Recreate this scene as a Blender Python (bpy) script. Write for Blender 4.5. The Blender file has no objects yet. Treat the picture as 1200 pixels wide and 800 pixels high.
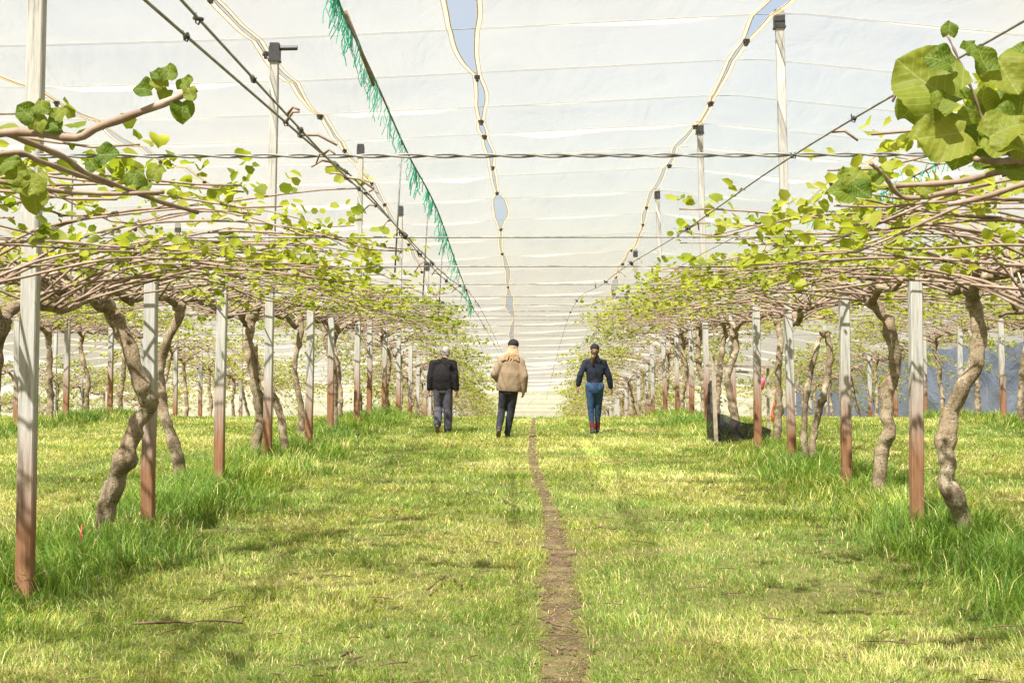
import bpy, bmesh, math, random
import numpy as np
from mathutils import Vector, Matrix, Quaternion, noise

random.seed(7)
np.random.seed(7)
S = bpy.context.scene
COL = S.collection
R = math.radians
PI = math.pi

# ------------------------------------------------------------------ camera
EYE = 1.7
FPX = 1667.0
cam_d = bpy.data.cameras.new('camera')
cam = bpy.data.objects.new('camera', cam_d)
COL.objects.link(cam)
cam_d.sensor_width = 36.0
cam_d.lens = 50.0
cam_d.clip_end = 3000
cam.location = (0, 0, EYE)
cam.rotation_euler = (R(90.69), 0, R(0.756))
S.camera = cam

# ------------------------------------------------------------------ sky, sun, exposure
SUN_EL = R(57)
SUN_AZ = R(209)                      # clockwise from +Y: behind the camera, to the left
w = bpy.data.worlds.new('World')
S.world = w
w.use_nodes = True
nt = w.node_tree
sky = nt.nodes.new('ShaderNodeTexSky')
sky.sky_type = 'NISHITA'
sky.sun_disc = False
sky.sun_elevation = SUN_EL
sky.sun_rotation = SUN_AZ
sky.air_density = 1.0
sky.dust_density = 4.0
bg = nt.nodes['Background']
bg.inputs['Strength'].default_value = 0.066
# thin high cloud over the blue
wc = nt.nodes.new('ShaderNodeTexCoord'); wn = nt.nodes.new('ShaderNodeTexNoise'); wm = nt.nodes.new('ShaderNodeMix')
wn.inputs['Scale'].default_value = 2.2; wn.inputs['Detail'].default_value = 6; wn.inputs['Distortion'].default_value = 0.6
wr = nt.nodes.new('ShaderNodeMapRange'); wr.inputs[1].default_value = 0.35; wr.inputs[2].default_value = 0.62; wr.inputs[3].default_value = 0.25; wr.inputs[4].default_value = 0.85
wm.data_type = 'RGBA'; wm.inputs[7].default_value = (3.65, 3.55, 3.42, 1)
nt.links.new(wc.outputs['Generated'], wn.inputs['Vector']); nt.links.new(wn.outputs['Fac'], wr.inputs[0]); nt.links.new(wr.outputs[0], wm.inputs[0])
nt.links.new(sky.outputs[0], wm.inputs[6]); nt.links.new(wm.outputs[2], bg.inputs['Color'])
sd = bpy.data.lights.new('sun', 'SUN')
sd.energy = 5.0
sd.angle = R(1.1)
sd.color = (1.0, 0.96, 0.89)
sun = bpy.data.objects.new('sun', sd)
COL.objects.link(sun)
sdir = Vector((math.sin(SUN_AZ) * math.cos(SUN_EL), math.cos(SUN_AZ) * math.cos(SUN_EL), math.sin(SUN_EL)))
sun.rotation_euler = sdir.to_track_quat('Z', 'Y').to_euler()
sun.location = sdir * 60
S.view_settings.view_transform = 'Standard'
S.view_settings.look = 'None'
S.view_settings.gamma = 1.0
S.view_settings.exposure = 1.78
S.cycles.max_bounces = 10
S.cycles.transparent_max_bounces = 24

# ------------------------------------------------------------------ helpers
def P(px, py, d):
    """point in the place that the photograph shows at pixel px, py when it stands d metres off"""
    return Vector(((px - 622) * d / FPX, d, EYE - (py - 420) * d / FPX))

_gd = [-400, 4, 10, 14, 18, 24, 33, 37, 41, 48, 115, 135, 500]
_gz = [-0.10, -0.10, -0.06, 0.06, 0.14, 0.21, 0.225, 0.16, -0.14, -0.82, -7.4, -8.2, -8.2]
def G(d):
    return float(np.interp(d, _gd, _gz))
def Gx(x, d):
    n = noise.noise(Vector((x * 0.35, d * 0.35, 3.1))) * 0.035 + noise.noise(Vector((x * 1.3, d * 1.3, 8.1))) * 0.015
    return G(d) + n

def mesh_obj(name, V, F, mat, parent=None, smooth=True):
    me = bpy.data.meshes.new(name)
    me.from_pydata([tuple(v) for v in V], [], F)
    if smooth:
        me.polygons.foreach_set('use_smooth', [True] * len(me.polygons))
    if mat: me.materials.append(mat)
    o = bpy.data.objects.new(name, me)
    COL.objects.link(o)
    if parent: o.parent = parent
    return o
def inst(name, me, parent=None, loc=None, rot=None, scale=None):
    o = bpy.data.objects.new(name, me)
    COL.objects.link(o)
    if parent: o.parent = parent
    if loc is not None: o.location = loc
    if rot is not None: o.rotation_euler = rot
    if scale is not None: o.scale = scale
    return o
def empty(name, loc=(0, 0, 0), rz=0.0):
    o = bpy.data.objects.new(name, None)
    o.empty_display_size = 0.2
    COL.objects.link(o)
    o.location = loc
    o.rotation_euler = (0, 0, rz)
    return o
def tag(o, label=None, cat=None, group=None, kind=None):
    if label: o['label'] = label
    if cat: o['category'] = cat
    if group: o['group'] = group
    if kind: o['kind'] = kind
    return o

class MB:
    def __init__(self): self.V = []; self.F = []
    def add(self, V, F):
        n = len(self.V)
        self.V.extend(V); self.F.extend([tuple(i + n for i in f) for f in F])
    def tube(self, pts, rad, n=6, cap=True, lump=0.0, seed=0.0):
        V, F = tube(pts, rad, n, cap, lump, seed); self.add(V, F)
    def box(self, c, s, rot=None):
        V = []
        for x in (-.5, .5):
            for y in (-.5, .5):
                for z in (-.5, .5):
                    v = Vector((x * s[0], y * s[1], z * s[2]))
                    if rot: v = rot @ v
                    V.append(v + Vector(c))
        F = [(0, 1, 3, 2), (4, 6, 7, 5), (0, 4, 5, 1), (2, 3, 7, 6), (0, 2, 6, 4), (1, 5, 7, 3)]
        self.add(V, F)
    def build(self, name, mat, parent=None, smooth=True):
        return mesh_obj(name, self.V, self.F, mat, parent, smooth)

def catmull(pts, n):
    pts = [Vector(p) for p in pts]
    P_ = [pts[0] * 2 - pts[1]] + pts + [pts[-1] * 2 - pts[-2]]
    out = []
    segs = len(pts) - 1
    for k in range(n + 1):
        t = k / n * segs
        i = min(int(t), segs - 1); u = t - i
        a, b, c, d = P_[i:i + 4]
        out.append(0.5 * ((2 * b) + (c - a) * u + (2 * a - 5 * b + 4 * c - d) * u * u + (3 * b - a - 3 * c + d) * u ** 3))
    return out
def tube(pts, rad, n=6, cap=True, lump=0.0, seed=0.0):
    pts = [Vector(p) for p in pts]
    m = len(pts)
    if not hasattr(rad, '__len__'): rad = [rad] * m
    V, F = [], []
    T = [(pts[min(i + 1, m - 1)] - pts[max(i - 1, 0)]).normalized() for i in range(m)]
    ref = Vector((0, 0, 1)) if abs(T[0].z) < 0.9 else Vector((1, 0, 0))
    u = T[0].cross(ref).normalized()
    for i in range(m):
        u = (u - T[i] * u.dot(T[i]))
        u = u.normalized() if u.length > 1e-6 else T[i].orthogonal().normalized()
        v = T[i].cross(u)
        for k in range(n):
            a = 2 * PI * k / n
            dr = u * math.cos(a) + v * math.sin(a)
            r = rad[i]
            if lump:
                q = pts[i] + dr * r
                r *= 1 + lump * (noise.noise(q * 9 + Vector((seed, 0, 0))) + 0.6 * noise.noise(q * 22 + Vector((0, seed, 0))))
            V.append(pts[i] + dr * r)
    for i in range(m - 1):
        for k in range(n):
            F.append((i * n + k, i * n + (k + 1) % n, (i + 1) * n + (k + 1) % n, (i + 1) * n + k))
    if cap:
        F.append(tuple(reversed(range(n)))); F.append(tuple(range((m - 1) * n, m * n)))
    return V, F

# ------------------------------------------------------------------ materials
class NT:
    def __init__(self, name):
        self.m = bpy.data.materials.new(name)
        self.m.use_nodes = True
        self.t = self.m.node_tree
        self.t.nodes.clear()
        self.out = self.n('ShaderNodeOutputMaterial')
    def n(self, typ, **kw):
        nd = self.t.nodes.new(typ)
        for k, v in kw.items(): setattr(nd, k, v)
        return nd
    def l(self, a, b): self.t.links.new(a, b)
    def set(self, nd, **kw):
        for k, v in kw.items(): nd.inputs[k.replace('_', ' ')].default_value = v
        return nd
    def ramp(self, fac, stops, interp='LINEAR'):
        r = self.n('ShaderNodeValToRGB')
        r.color_ramp.interpolation = interp
        e = r.color_ramp.elements
        while len(e) < len(stops): e.new(0.5)
        for el, (p, c) in zip(e, stops):
            el.position = p; el.color = c if len(c) == 4 else (*c, 1)
        self.l(fac, r.inputs[0])
        return r.outputs[0]
    def noise(self, scale, detail=4, rough=0.55, vec=None, coord='Object', stretch=None, dist=0.0):
        t = self.n('ShaderNodeTexNoise')
        self.set(t, Scale=scale, Detail=detail, Roughness=rough, Distortion=dist)
        if vec is None:
            vec = self.n('ShaderNodeTexCoord').outputs[coord] if coord != 'World' else self.n('ShaderNodeNewGeometry').outputs['Position']
        if stretch:
            mp = self.n('ShaderNodeMapping'); mp.inputs['Scale'].default_value = stretch
            self.l(vec, mp.inputs['Vector']); vec = mp.outputs[0]
        self.l(vec, t.inputs['Vector'])
        return t.outputs['Fac']
    def mix(self, fac, a, b, blend='MIX'):
        m = self.n('ShaderNodeMix', data_type='RGBA', blend_type=blend)
        for s, v in ((m.inputs[0], fac), (m.inputs[6], a), (m.inputs[7], b)):
            if hasattr(v, 'is_linked'): self.l(v, s)
            elif isinstance(v, (int, float)): s.default_value = v
            else: s.default_value = (*v, 1)
        return m.outputs[2]
    def math(self, op, a, b=0.5):
        m = self.n('ShaderNodeMath', operation=op)
        for s, v in ((m.inputs[0], a), (m.inputs[1], b)):
            if hasattr(v, 'is_linked'): self.l(v, s)
            else: s.default_value = v
        return m.outputs[0]
    def bump(self, h, strength=0.4, dist=0.01):
        b = self.n('ShaderNodeBump'); self.set(b, Strength=strength, Distance=dist)
        self.l(h, b.inputs['Height'])
        return b.outputs[0]
    def principled(self, col, rough=0.8, normal=None, spec=0.3):
        p = self.n('ShaderNodeBsdfPrincipled')
        if hasattr(col, 'is_linked'): self.l(col, p.inputs['Base Color'])
        else: p.inputs['Base Color'].default_value = (*col, 1)
        p.inputs['Roughness'].default_value = rough
        p.inputs['Specular IOR Level'].default_value = spec
        if normal: self.l(normal, p.inputs['Normal'])
        return p.outputs[0]
    def leafy(self, col, tcol, fac=0.45, rough=0.5, spec=0.3, normal=None):
        p = self.principled(col, rough, normal, spec)
        t = self.n('ShaderNodeBsdfTranslucent')
        if hasattr(tcol, 'is_linked'): self.l(tcol, t.inputs[0])
        else: t.inputs[0].default_value = (*tcol, 1)
        m = self.n('ShaderNodeMixShader'); m.inputs[0].default_value = fac
        self.l(p, m.inputs[1]); self.l(t.outputs[0], m.inputs[2])
        return m.outputs[0]
    def done(self, sh):
        self.l(sh, self.out.inputs[0]); return self.m

def simple(name, col, rough=0.7, var=0.25, scale=12, bump=0.0, spec=0.3):
    t = NT(name)
    f = t.noise(scale)
    c = t.ramp(f, [(0.3, tuple(x * (1 - var) for x in col)), (0.7, tuple(min(1, x * (1 + var)) for x in col))])
    nm = t.bump(t.noise(scale * 4), bump, 0.01) if bump else None
    return t.done(t.principled(c, rough, nm, spec))

def m_bark():
    t = NT('vine_bark')
    big = t.noise(5, 5, 0.6)
    ring = t.noise(9, 5, 0.75, stretch=(1.6, 1.6, 3.2), dist=1.5)
    c = t.ramp(big, [(0.3, (0.13, 0.095, 0.058)), (0.5, (0.27, 0.21, 0.135)), (0.72, (0.46, 0.40, 0.29))])
    c = t.mix(t.ramp(ring, [(0.33, (1, 1, 1)), (0.45, (0, 0, 0))]), c, (0.07, 0.048, 0.03))
    lich = t.ramp(t.noise(24, 3), [(0.62, (0, 0, 0)), (0.7, (0.6, 0.6, 0.6))])
    c = t.mix(lich, c, (0.36, 0.33, 0.25))
    fis = t.noise(34, 4, 0.7, stretch=(1.6, 1.6, 0.45))
    c = t.mix(t.ramp(fis, [(0.36, (0.8, 0.8, 0.8)), (0.46, (0, 0, 0))]), c, (0.075, 0.052, 0.034))
    h = t.math('ADD', ring, t.math('MULTIPLY', fis, 0.9))
    return t.done(t.principled(c, 0.9, t.bump(h, 0.9, 0.02), 0.15))
def m_cane():
    t = NT('cane_bark')
    rnd = t.n('ShaderNodeObjectInfo').outputs['Random']
    c = t.ramp(t.noise(9, 4), [(0.3, (0.14, 0.092, 0.066)), (0.55, (0.27, 0.20, 0.152)), (0.75, (0.43, 0.35, 0.285))])
    c = t.mix(t.math('MULTIPLY', rnd, 0.45), c, (0.19, 0.125, 0.09))
    return t.done(t.principled(c, 0.6, t.bump(t.noise(60), 0.3, 0.004), 0.3))
def m_leaf(name='young_leaf', veins=False):
    t = NT(name)
    rnd = t.n('ShaderNodeObjectInfo').outputs['Random']
    nz = t.noise(2.3, 2, coord='World')
    nz2 = t.noise(11, 1, coord='World')
    f = t.math('ADD', t.math('MULTIPLY', nz, 0.6), t.math('ADD', t.math('MULTIPLY', nz2, 0.5), t.math('MULTIPLY', rnd, 0.5)))
    c = t.ramp(f, [(0.4, (0.10, 0.145, 0.014)), (0.75, (0.21, 0.245, 0.03)), (1.05, (0.31, 0.325, 0.055))])
    tc = t.ramp(f, [(0.4, (0.22, 0.31, 0.018)), (0.75, (0.40, 0.46, 0.03)), (1.05, (0.52, 0.54, 0.06))])
    nm = None
    if veins:
        f2 = t.math('ADD', t.math('MULTIPLY', rnd, 0.75), t.math('MULTIPLY', nz2, 0.45))
        c = t.ramp(f2, [(0.2, (0.075, 0.125, 0.012)), (0.6, (0.19, 0.235, 0.028)), (1.0, (0.33, 0.33, 0.05))])
        tc = t.ramp(f2, [(0.2, (0.14, 0.24, 0.012)), (0.6, (0.36, 0.44, 0.025)), (1.0, (0.55, 0.54, 0.05))])
        co = t.n('ShaderNodeTexCoord').outputs['Object']
        sx = t.n('ShaderNodeSeparateXYZ'); t.l(co, sx.inputs[0])
        ax = t.math('ABSOLUTE', sx.outputs[0])
        q = t.math('SUBTRACT', sx.outputs[1], t.math('MULTIPLY', ax, 0.75))
        wv = t.math('ABSOLUTE', t.math('SUBTRACT', t.math('FRACT', t.math('MULTIPLY', q, 6.5), 0), 0.5))
        vein = t.math('MAXIMUM', t.math('LESS_THAN', wv, 0.045), t.math('LESS_THAN', ax, 0.013))
        c = t.mix(0.48, c, (0.05, 0.098, 0.007)); tc = t.mix(0.45, tc, (0.12, 0.20, 0.008))
        c = t.mix(t.math('MULTIPLY', vein, 0.7), c, (0.30, 0.33, 0.10))
        tc = t.mix(t.math('MULTIPLY', vein, 0.6), tc, (0.40, 0.44, 0.10))
        nm = t.bump(t.math('ADD', t.math('MULTIPLY', t.noise(5, 1), 0.8), t.math('MULTIPLY', vein, 0.6)), 0.28, 0.04)
    return t.done(t.leafy(c, tc, 0.5, 0.55, 0.2, nm))
def m_post():
    t = NT('weathered_post')
    co = t.n('ShaderNodeTexCoord').outputs['Object']
    sx = t.n('ShaderNodeSeparateXYZ'); t.l(co, sx.inputs[0])
    rnd = t.n('ShaderNodeObjectInfo').outputs['Random']
    z = t.math('ADD', sx.outputs[2], t.math('ADD', t.math('MULTIPLY', rnd, 0.5), t.math('MULTIPLY', t.noise(3, 3), 0.35)))
    grain = t.noise(9, 5, 0.65, stretch=(5, 5, 0.35))
    white = t.ramp(grain, [(0.3, (0.19, 0.18, 0.155)), (0.47, (0.34, 0.33, 0.30)), (0.7, (0.43, 0.42, 0.39))])
    white = t.mix(t.ramp(t.noise(2.2, 4), [(0.55, (0, 0, 0)), (0.75, (0.35, 0.35, 0.35))]), white, (0.30, 0.285, 0.235))
    brown = t.ramp(grain, [(0.3, (0.15, 0.070, 0.034)), (0.7, (0.28, 0.15, 0.08))])
    c = t.mix(t.ramp(z, [(0.0, (1, 1, 1)), (0.90, (1, 1, 1)), (1.0, (0, 0, 0))]), white, brown)
    c2 = t.n('ShaderNodeMapRange'); t.l(z, c2.inputs[0])
    c2.inputs[1].default_value = 1.0; c2.inputs[2].default_value = 1.95; c2.inputs[3].default_value = 1; c2.inputs[4].default_value = 0
    c = t.mix(c2.outputs[0], white, brown)
    return t.done(t.principled(c, 0.85, t.bump(grain, 0.7, 0.008), 0.2))
def m_cloth(name, col, trans=0.38, tl=0.6):
    t = NT(name)
    n1 = t.noise(0.5, 5, 0.6, coord='World', stretch=(1.6, 0.6, 1), dist=1.2)
    n2 = t.noise(2.2, 4, 0.55, coord='World', stretch=(1.8, 0.5, 1), dist=2.0)
    c = t.ramp(n1, [(0.3, tuple(x * 0.9 for x in col)), (0.65, col)])
    nm = t.bump(t.math('ADD', t.math('MULTIPLY', n1, 1.4), t.math('MULTIPLY', n2, 0.22)), 0.55, 0.24)
    d = t.n('ShaderNodeBsdfDiffuse'); t.l(c, d.inputs[0]); t.l(nm, d.inputs['Normal'])
    tr = t.n('ShaderNodeBsdfTranslucent'); t.l(c, tr.inputs[0]); t.l(nm, tr.inputs['Normal'])
    m = t.n('ShaderNodeMixShader'); m.inputs[0].default_value = tl
    t.l(d.outputs[0], m.inputs[1]); t.l(tr.outputs[0], m.inputs[2])
    tp = t.n('ShaderNodeBsdfTransparent')
    m2 = t.n('ShaderNodeMixShader'); m2.inputs[0].default_value = trans
    t.l(m.outputs[0], m2.inputs[1]); t.l(tp.outputs[0], m2.inputs[2])
    return t.done(m2.outputs[0])
def m_grass():
    t = NT('grass_blade')
    a = t.n('ShaderNodeAttribute'); a.attribute_name = 'col'
    c = a.outputs['Color']
    tc = t.mix(1.0, c, (1.5, 1.5, 0.9), 'MULTIPLY')
    return t.done(t.leafy(c, tc, 0.4, 0.5, 0.25))
def m_ground():
    t = NT('turf_soil')
    n1 = t.noise(0.45, 5, 0.6, coord='World')
    n2 = t.noise(45, 5, 0.75, coord='World')
    c = t.ramp(n2, [(0.3, (0.045, 0.035, 0.017)), (0.5, (0.13, 0.125, 0.04)), (0.7, (0.26, 0.225, 0.10))])
    c = t.mix(t.ramp(n1, [(0.4, (0, 0, 0)), (0.65, (0.7, 0.7, 0.7))]), c, (0.20, 0.18, 0.075))
    return t.done(t.principled(c, 0.95, t.bump(n2, 0.8, 0.03), 0.1))
def m_dirt():
    t = NT('dry_soil')
    n2 = t.noise(34, 6, 0.75, coord='World')
    n3 = t.noise(3, 3, 0.6, coord='World')
    c = t.ramp(n2, [(0.3, (0.03, 0.020, 0.012)), (0.5, (0.085, 0.057, 0.034)), (0.7, (0.20, 0.15, 0.09))])
    c = t.mix(t.ramp(n3, [(0.45, (0, 0, 0)), (0.7, (0.5, 0.5, 0.5))]), c, (0.22, 0.19, 0.09))
    return t.done(t.principled(c, 0.95, t.bump(n2, 0.6, 0.012), 0.1))
def m_fabric(name, col, scale=30, var=0.2, crease=5):
    t = NT(name)
    n1 = t.noise(crease, 4, 0.6, stretch=(1, 1, 0.6), dist=1.0)
    n2 = t.noise(scale, 3)
    c = t.ramp(n1, [(0.3, tuple(x * (1 - var) for x in col)), (0.7, tuple(x * (1 + var) for x in col))])
    h = t.math('ADD', n1, t.math('MULTIPLY', n2, 0.2))
    return t.done(t.principled(c, 0.9, t.bump(h, 0.5, 0.03), 0.15))

def m_net():
    t = NT('black_shade_mesh')
    n = t.noise(7, 4, 0.6, dist=1.0)
    p = t.principled((0.012, 0.012, 0.013), 0.7, t.bump(n, 0.8, 0.05), 0.2)
    tp = t.n('ShaderNodeBsdfTransparent')
    m = t.n('ShaderNodeMixShader'); t.l(t.ramp(n, [(0.3, (0.0, 0.0, 0.0)), (0.7, (0.22, 0.22, 0.22))]), m.inputs[0])
    t.l(p, m.inputs[1]); t.l(tp.outputs[0], m.inputs[2])
    return t.done(m.outputs[0])
M = {
    'bark': m_bark(), 'cane': m_cane(), 'leaf': m_leaf(), 'bigleaf': m_leaf('veined_leaf', True), 'post': m_post(),
    'cloth': m_cloth('crop_cover', (0.81, 0.74, 0.56), 0.70, 0.33), 'blue': m_cloth('blue_windbreak', (0.17, 0.20, 0.27), 0.05, 0.35),
    'wall': m_cloth('white_curtain', (0.90, 0.89, 0.85), 0.34, 0.70),
    'hem': simple('yellow_hem', (0.70, 0.50, 0.18), 0.7, 0.3, 6), 'hempale': m_cloth('pale_hem', (0.80, 0.66, 0.36), 0.74, 0.45),
    'black': simple('black_plastic', (0.035, 0.035, 0.036), 0.5, 0.3, 20),
    'wire': simple('galvanised_wire', (0.20, 0.195, 0.18), 0.5, 0.35, 15),
    'cable': simple('dark_cable', (0.16, 0.16, 0.16), 0.6, 0.3, 15),
    'twine': simple('green_twine', (0.025, 0.29, 0.17), 0.6, 0.4, 20),
    'grass': m_grass(), 'ground': m_ground(), 'dirt': m_dirt(),
    'stick': simple('dry_stick', (0.12, 0.078, 0.047), 0.8, 0.4, 20, 0.3),
    'mesh': m_net(),
    'timber': simple('grey_timber', (0.30, 0.25, 0.19), 0.85, 0.3, 14, 0.4),
    'red': simple('red_tag', (0.45, 0.06, 0.05), 0.6, 0.3, 20),
    'pink': simple('pink_plastic', (0.75, 0.12, 0.22), 0.5, 0.2, 20),
    'orange': simple('orange_cloth', (0.75, 0.14, 0.03), 0.7, 0.2, 20),
    'pinktie': simple('pale_pink_tie', (0.62, 0.42, 0.50), 0.6, 0.2, 20),
    'skin': simple('skin', (0.40, 0.21, 0.145), 0.55, 0.12, 8),
    'greyhair': simple('grey_hair', (0.26, 0.245, 0.225), 0.6, 0.3, 40, 0.6),
    'blondhair': simple('blond_hair', (0.36, 0.235, 0.13), 0.5, 0.35, 40, 0.6),
    'brownhair': simple('brown_hair', (0.13, 0.075, 0.035), 0.5, 0.35, 40, 0.6),
    'capblack': m_fabric('black_cap', (0.018, 0.018, 0.02)),
    'jacketblack': m_fabric('black_jacket', (0.013, 0.0115, 0.012)),
    'shirtblack': m_fabric('black_shirt', (0.02, 0.02, 0.022)),
    'beige': m_fabric('beige_corduroy', (0.21, 0.155, 0.10), 60),
    'navy': m_fabric('navy_sweatshirt', (0.013, 0.017, 0.026)),
    'worktrousers': m_fabric('grey_work_trousers', (0.062, 0.060, 0.075)),
    'shirttail': m_fabric('brown_shirt', (0.05, 0.043, 0.038)),
    'charcoal': m_fabric('charcoal_trousers', (0.030, 0.032, 0.038)),
    'denim': m_fabric('blue_denim', (0.028, 0.058, 0.115), 30, 0.45),
    'sock': m_fabric('maroon_sock', (0.12, 0.018, 0.03)),
    'shoe': simple('dark_shoe', (0.035, 0.028, 0.026), 0.7, 0.3, 20),
    'sole': simple('tan_sole', (0.16, 0.11, 0.07), 0.8, 0.3, 20),
    'eye': simple('eye_dark', (0.02, 0.02, 0.02), 0.3, 0.1, 8),
}

# ------------------------------------------------------------------ ground, path
def axis(stops):
    out = []
    for a, b, step in stops: out += list(np.arange(a, b, step))
    out.append(stops[-1][1]); return out
gx = axis([(-400, -60, 40), (-60, -16, 2), (-16, 16, 0.25), (16, 60, 2), (60, 400, 40)])
gy = axis([(-400, -20, 40), (-20, 4, 2), (4, 44, 0.25), (44, 140, 2), (140, 500, 40)])
V = [(x, y, Gx(x, y)) for y in gy for x in gx]
nx = len(gx)
F = [(j * nx + i, j * nx + i + 1, (j + 1) * nx + i + 1, (j + 1) * nx + i) for j in range(len(gy) - 1) for i in range(nx - 1)]
ground = tag(mesh_obj('ground', V, F, M['ground']), kind='structure')

_pd = [3, 7.5, 10, 12.5, 15, 18, 21, 25, 30, 36, 60]
_px = [0.15, 0.21, 0.20, 0.25, 0.20, 0.10, 0.03, 0.02, 0.05, 0.08, 0.1]
_pw = [0.125, 0.125, 0.13, 0.11, 0.08, 0.065, 0.06, 0.06, 0.05, 0.05, 0.05]
def path_x(d): return float(np.interp(d, _pd, _px)) + 0.05 * noise.noise(Vector((d * 0.6, 0, 0)))
def path_w(d): return float(np.interp(d, _pd, _pw)) * (1 + 0.35 * noise.noise(Vector((d * 0.9, 5, 0))))
V, F = [], []
ds = list(np.arange(3, 44, 0.035))
for i, d in enumerate(ds):
    c, hw = path_x(d), path_w(d)
    el, er = [max(0.08, 0.85 + 0.9 * noise.noise(Vector((d * 2.1, q, 0))) + 0.7 * noise.noise(Vector((d * 7, q, 5))) + 0.5 * noise.noise(Vector((d * 17, q, 9)))) * hw for q in (1.3, 9.7)]
    for k in range(7):
        u = k / 6
        x = c - el + (el + er) * u
        V.append((x, d, Gx(x, d) + 0.006 + (-0.0 if k in (0, 6) else 0.004 + 0.012 * noise.noise(Vector((x * 9, d * 9, 0))) * 0.5)))
    if i:
        b = (i - 1) * 7
        for k in range(6): F.append((b + k, b + k + 1, b + k + 8, b + k + 7))
tag(mesh_obj('dirt_path', V, F, M['dirt']), kind='structure')

# ------------------------------------------------------------------ grass (real blades)
def vnoise(x, y, s, seed):
    x = np.asarray(x) * s; y = np.asarray(y) * s
    xi = np.floor(x).astype(np.int64); yi = np.floor(y).astype(np.int64)
    fx = x - xi; fy = y - yi
    fx = fx * fx * (3 - 2 * fx); fy = fy * fy * (3 - 2 * fy)
    def h(a, b):
        v = (a * 374761393 + b * 668265263 + seed * 144665) & 0x7fffffff
        v = (v ^ (v >> 13)) * 1274126177 & 0x7fffffff
        return ((v ^ (v >> 16)) & 0xffff) / 65535.0
    return (h(xi, yi) * (1 - fx) + h(xi + 1, yi) * fx) * (1 - fy) + (h(xi, yi + 1) * (1 - fx) + h(xi + 1, yi + 1) * fx) * fy
ROWS_X = (-24.6, -17.6, -10.6, -3.85, 3.9, 10.8)
gridx = np.array(gx); gridy = np.array(gy)
gz = np.array([v.co.z for v in ground.data.vertices]).reshape(len(gy), len(gx))
def ground_z(x, y):
    i = np.clip(np.searchsorted(gridx, x) - 1, 0, len(gx) - 2); j = np.clip(np.searchsorted(gridy, y) - 1, 0, len(gy) - 2)
    u = (x - gridx[i]) / (gridx[i + 1] - gridx[i]); v = (y - gridy[j]) / (gridy[j + 1] - gridy[j])
    return (gz[j, i] * (1 - u) + gz[j, i + 1] * u) * (1 - v) + (gz[j + 1, i] * (1 - u) + gz[j + 1, i + 1] * u) * v
def strip(x, y):
    s = np.full(len(x), 9.0)
    for r in ROWS_X: s = np.minimum(s, np.abs(x - r + 0.0))
    return s + (vnoise(x, y, 1.1, 5) - 0.5) * 0.9
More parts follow.
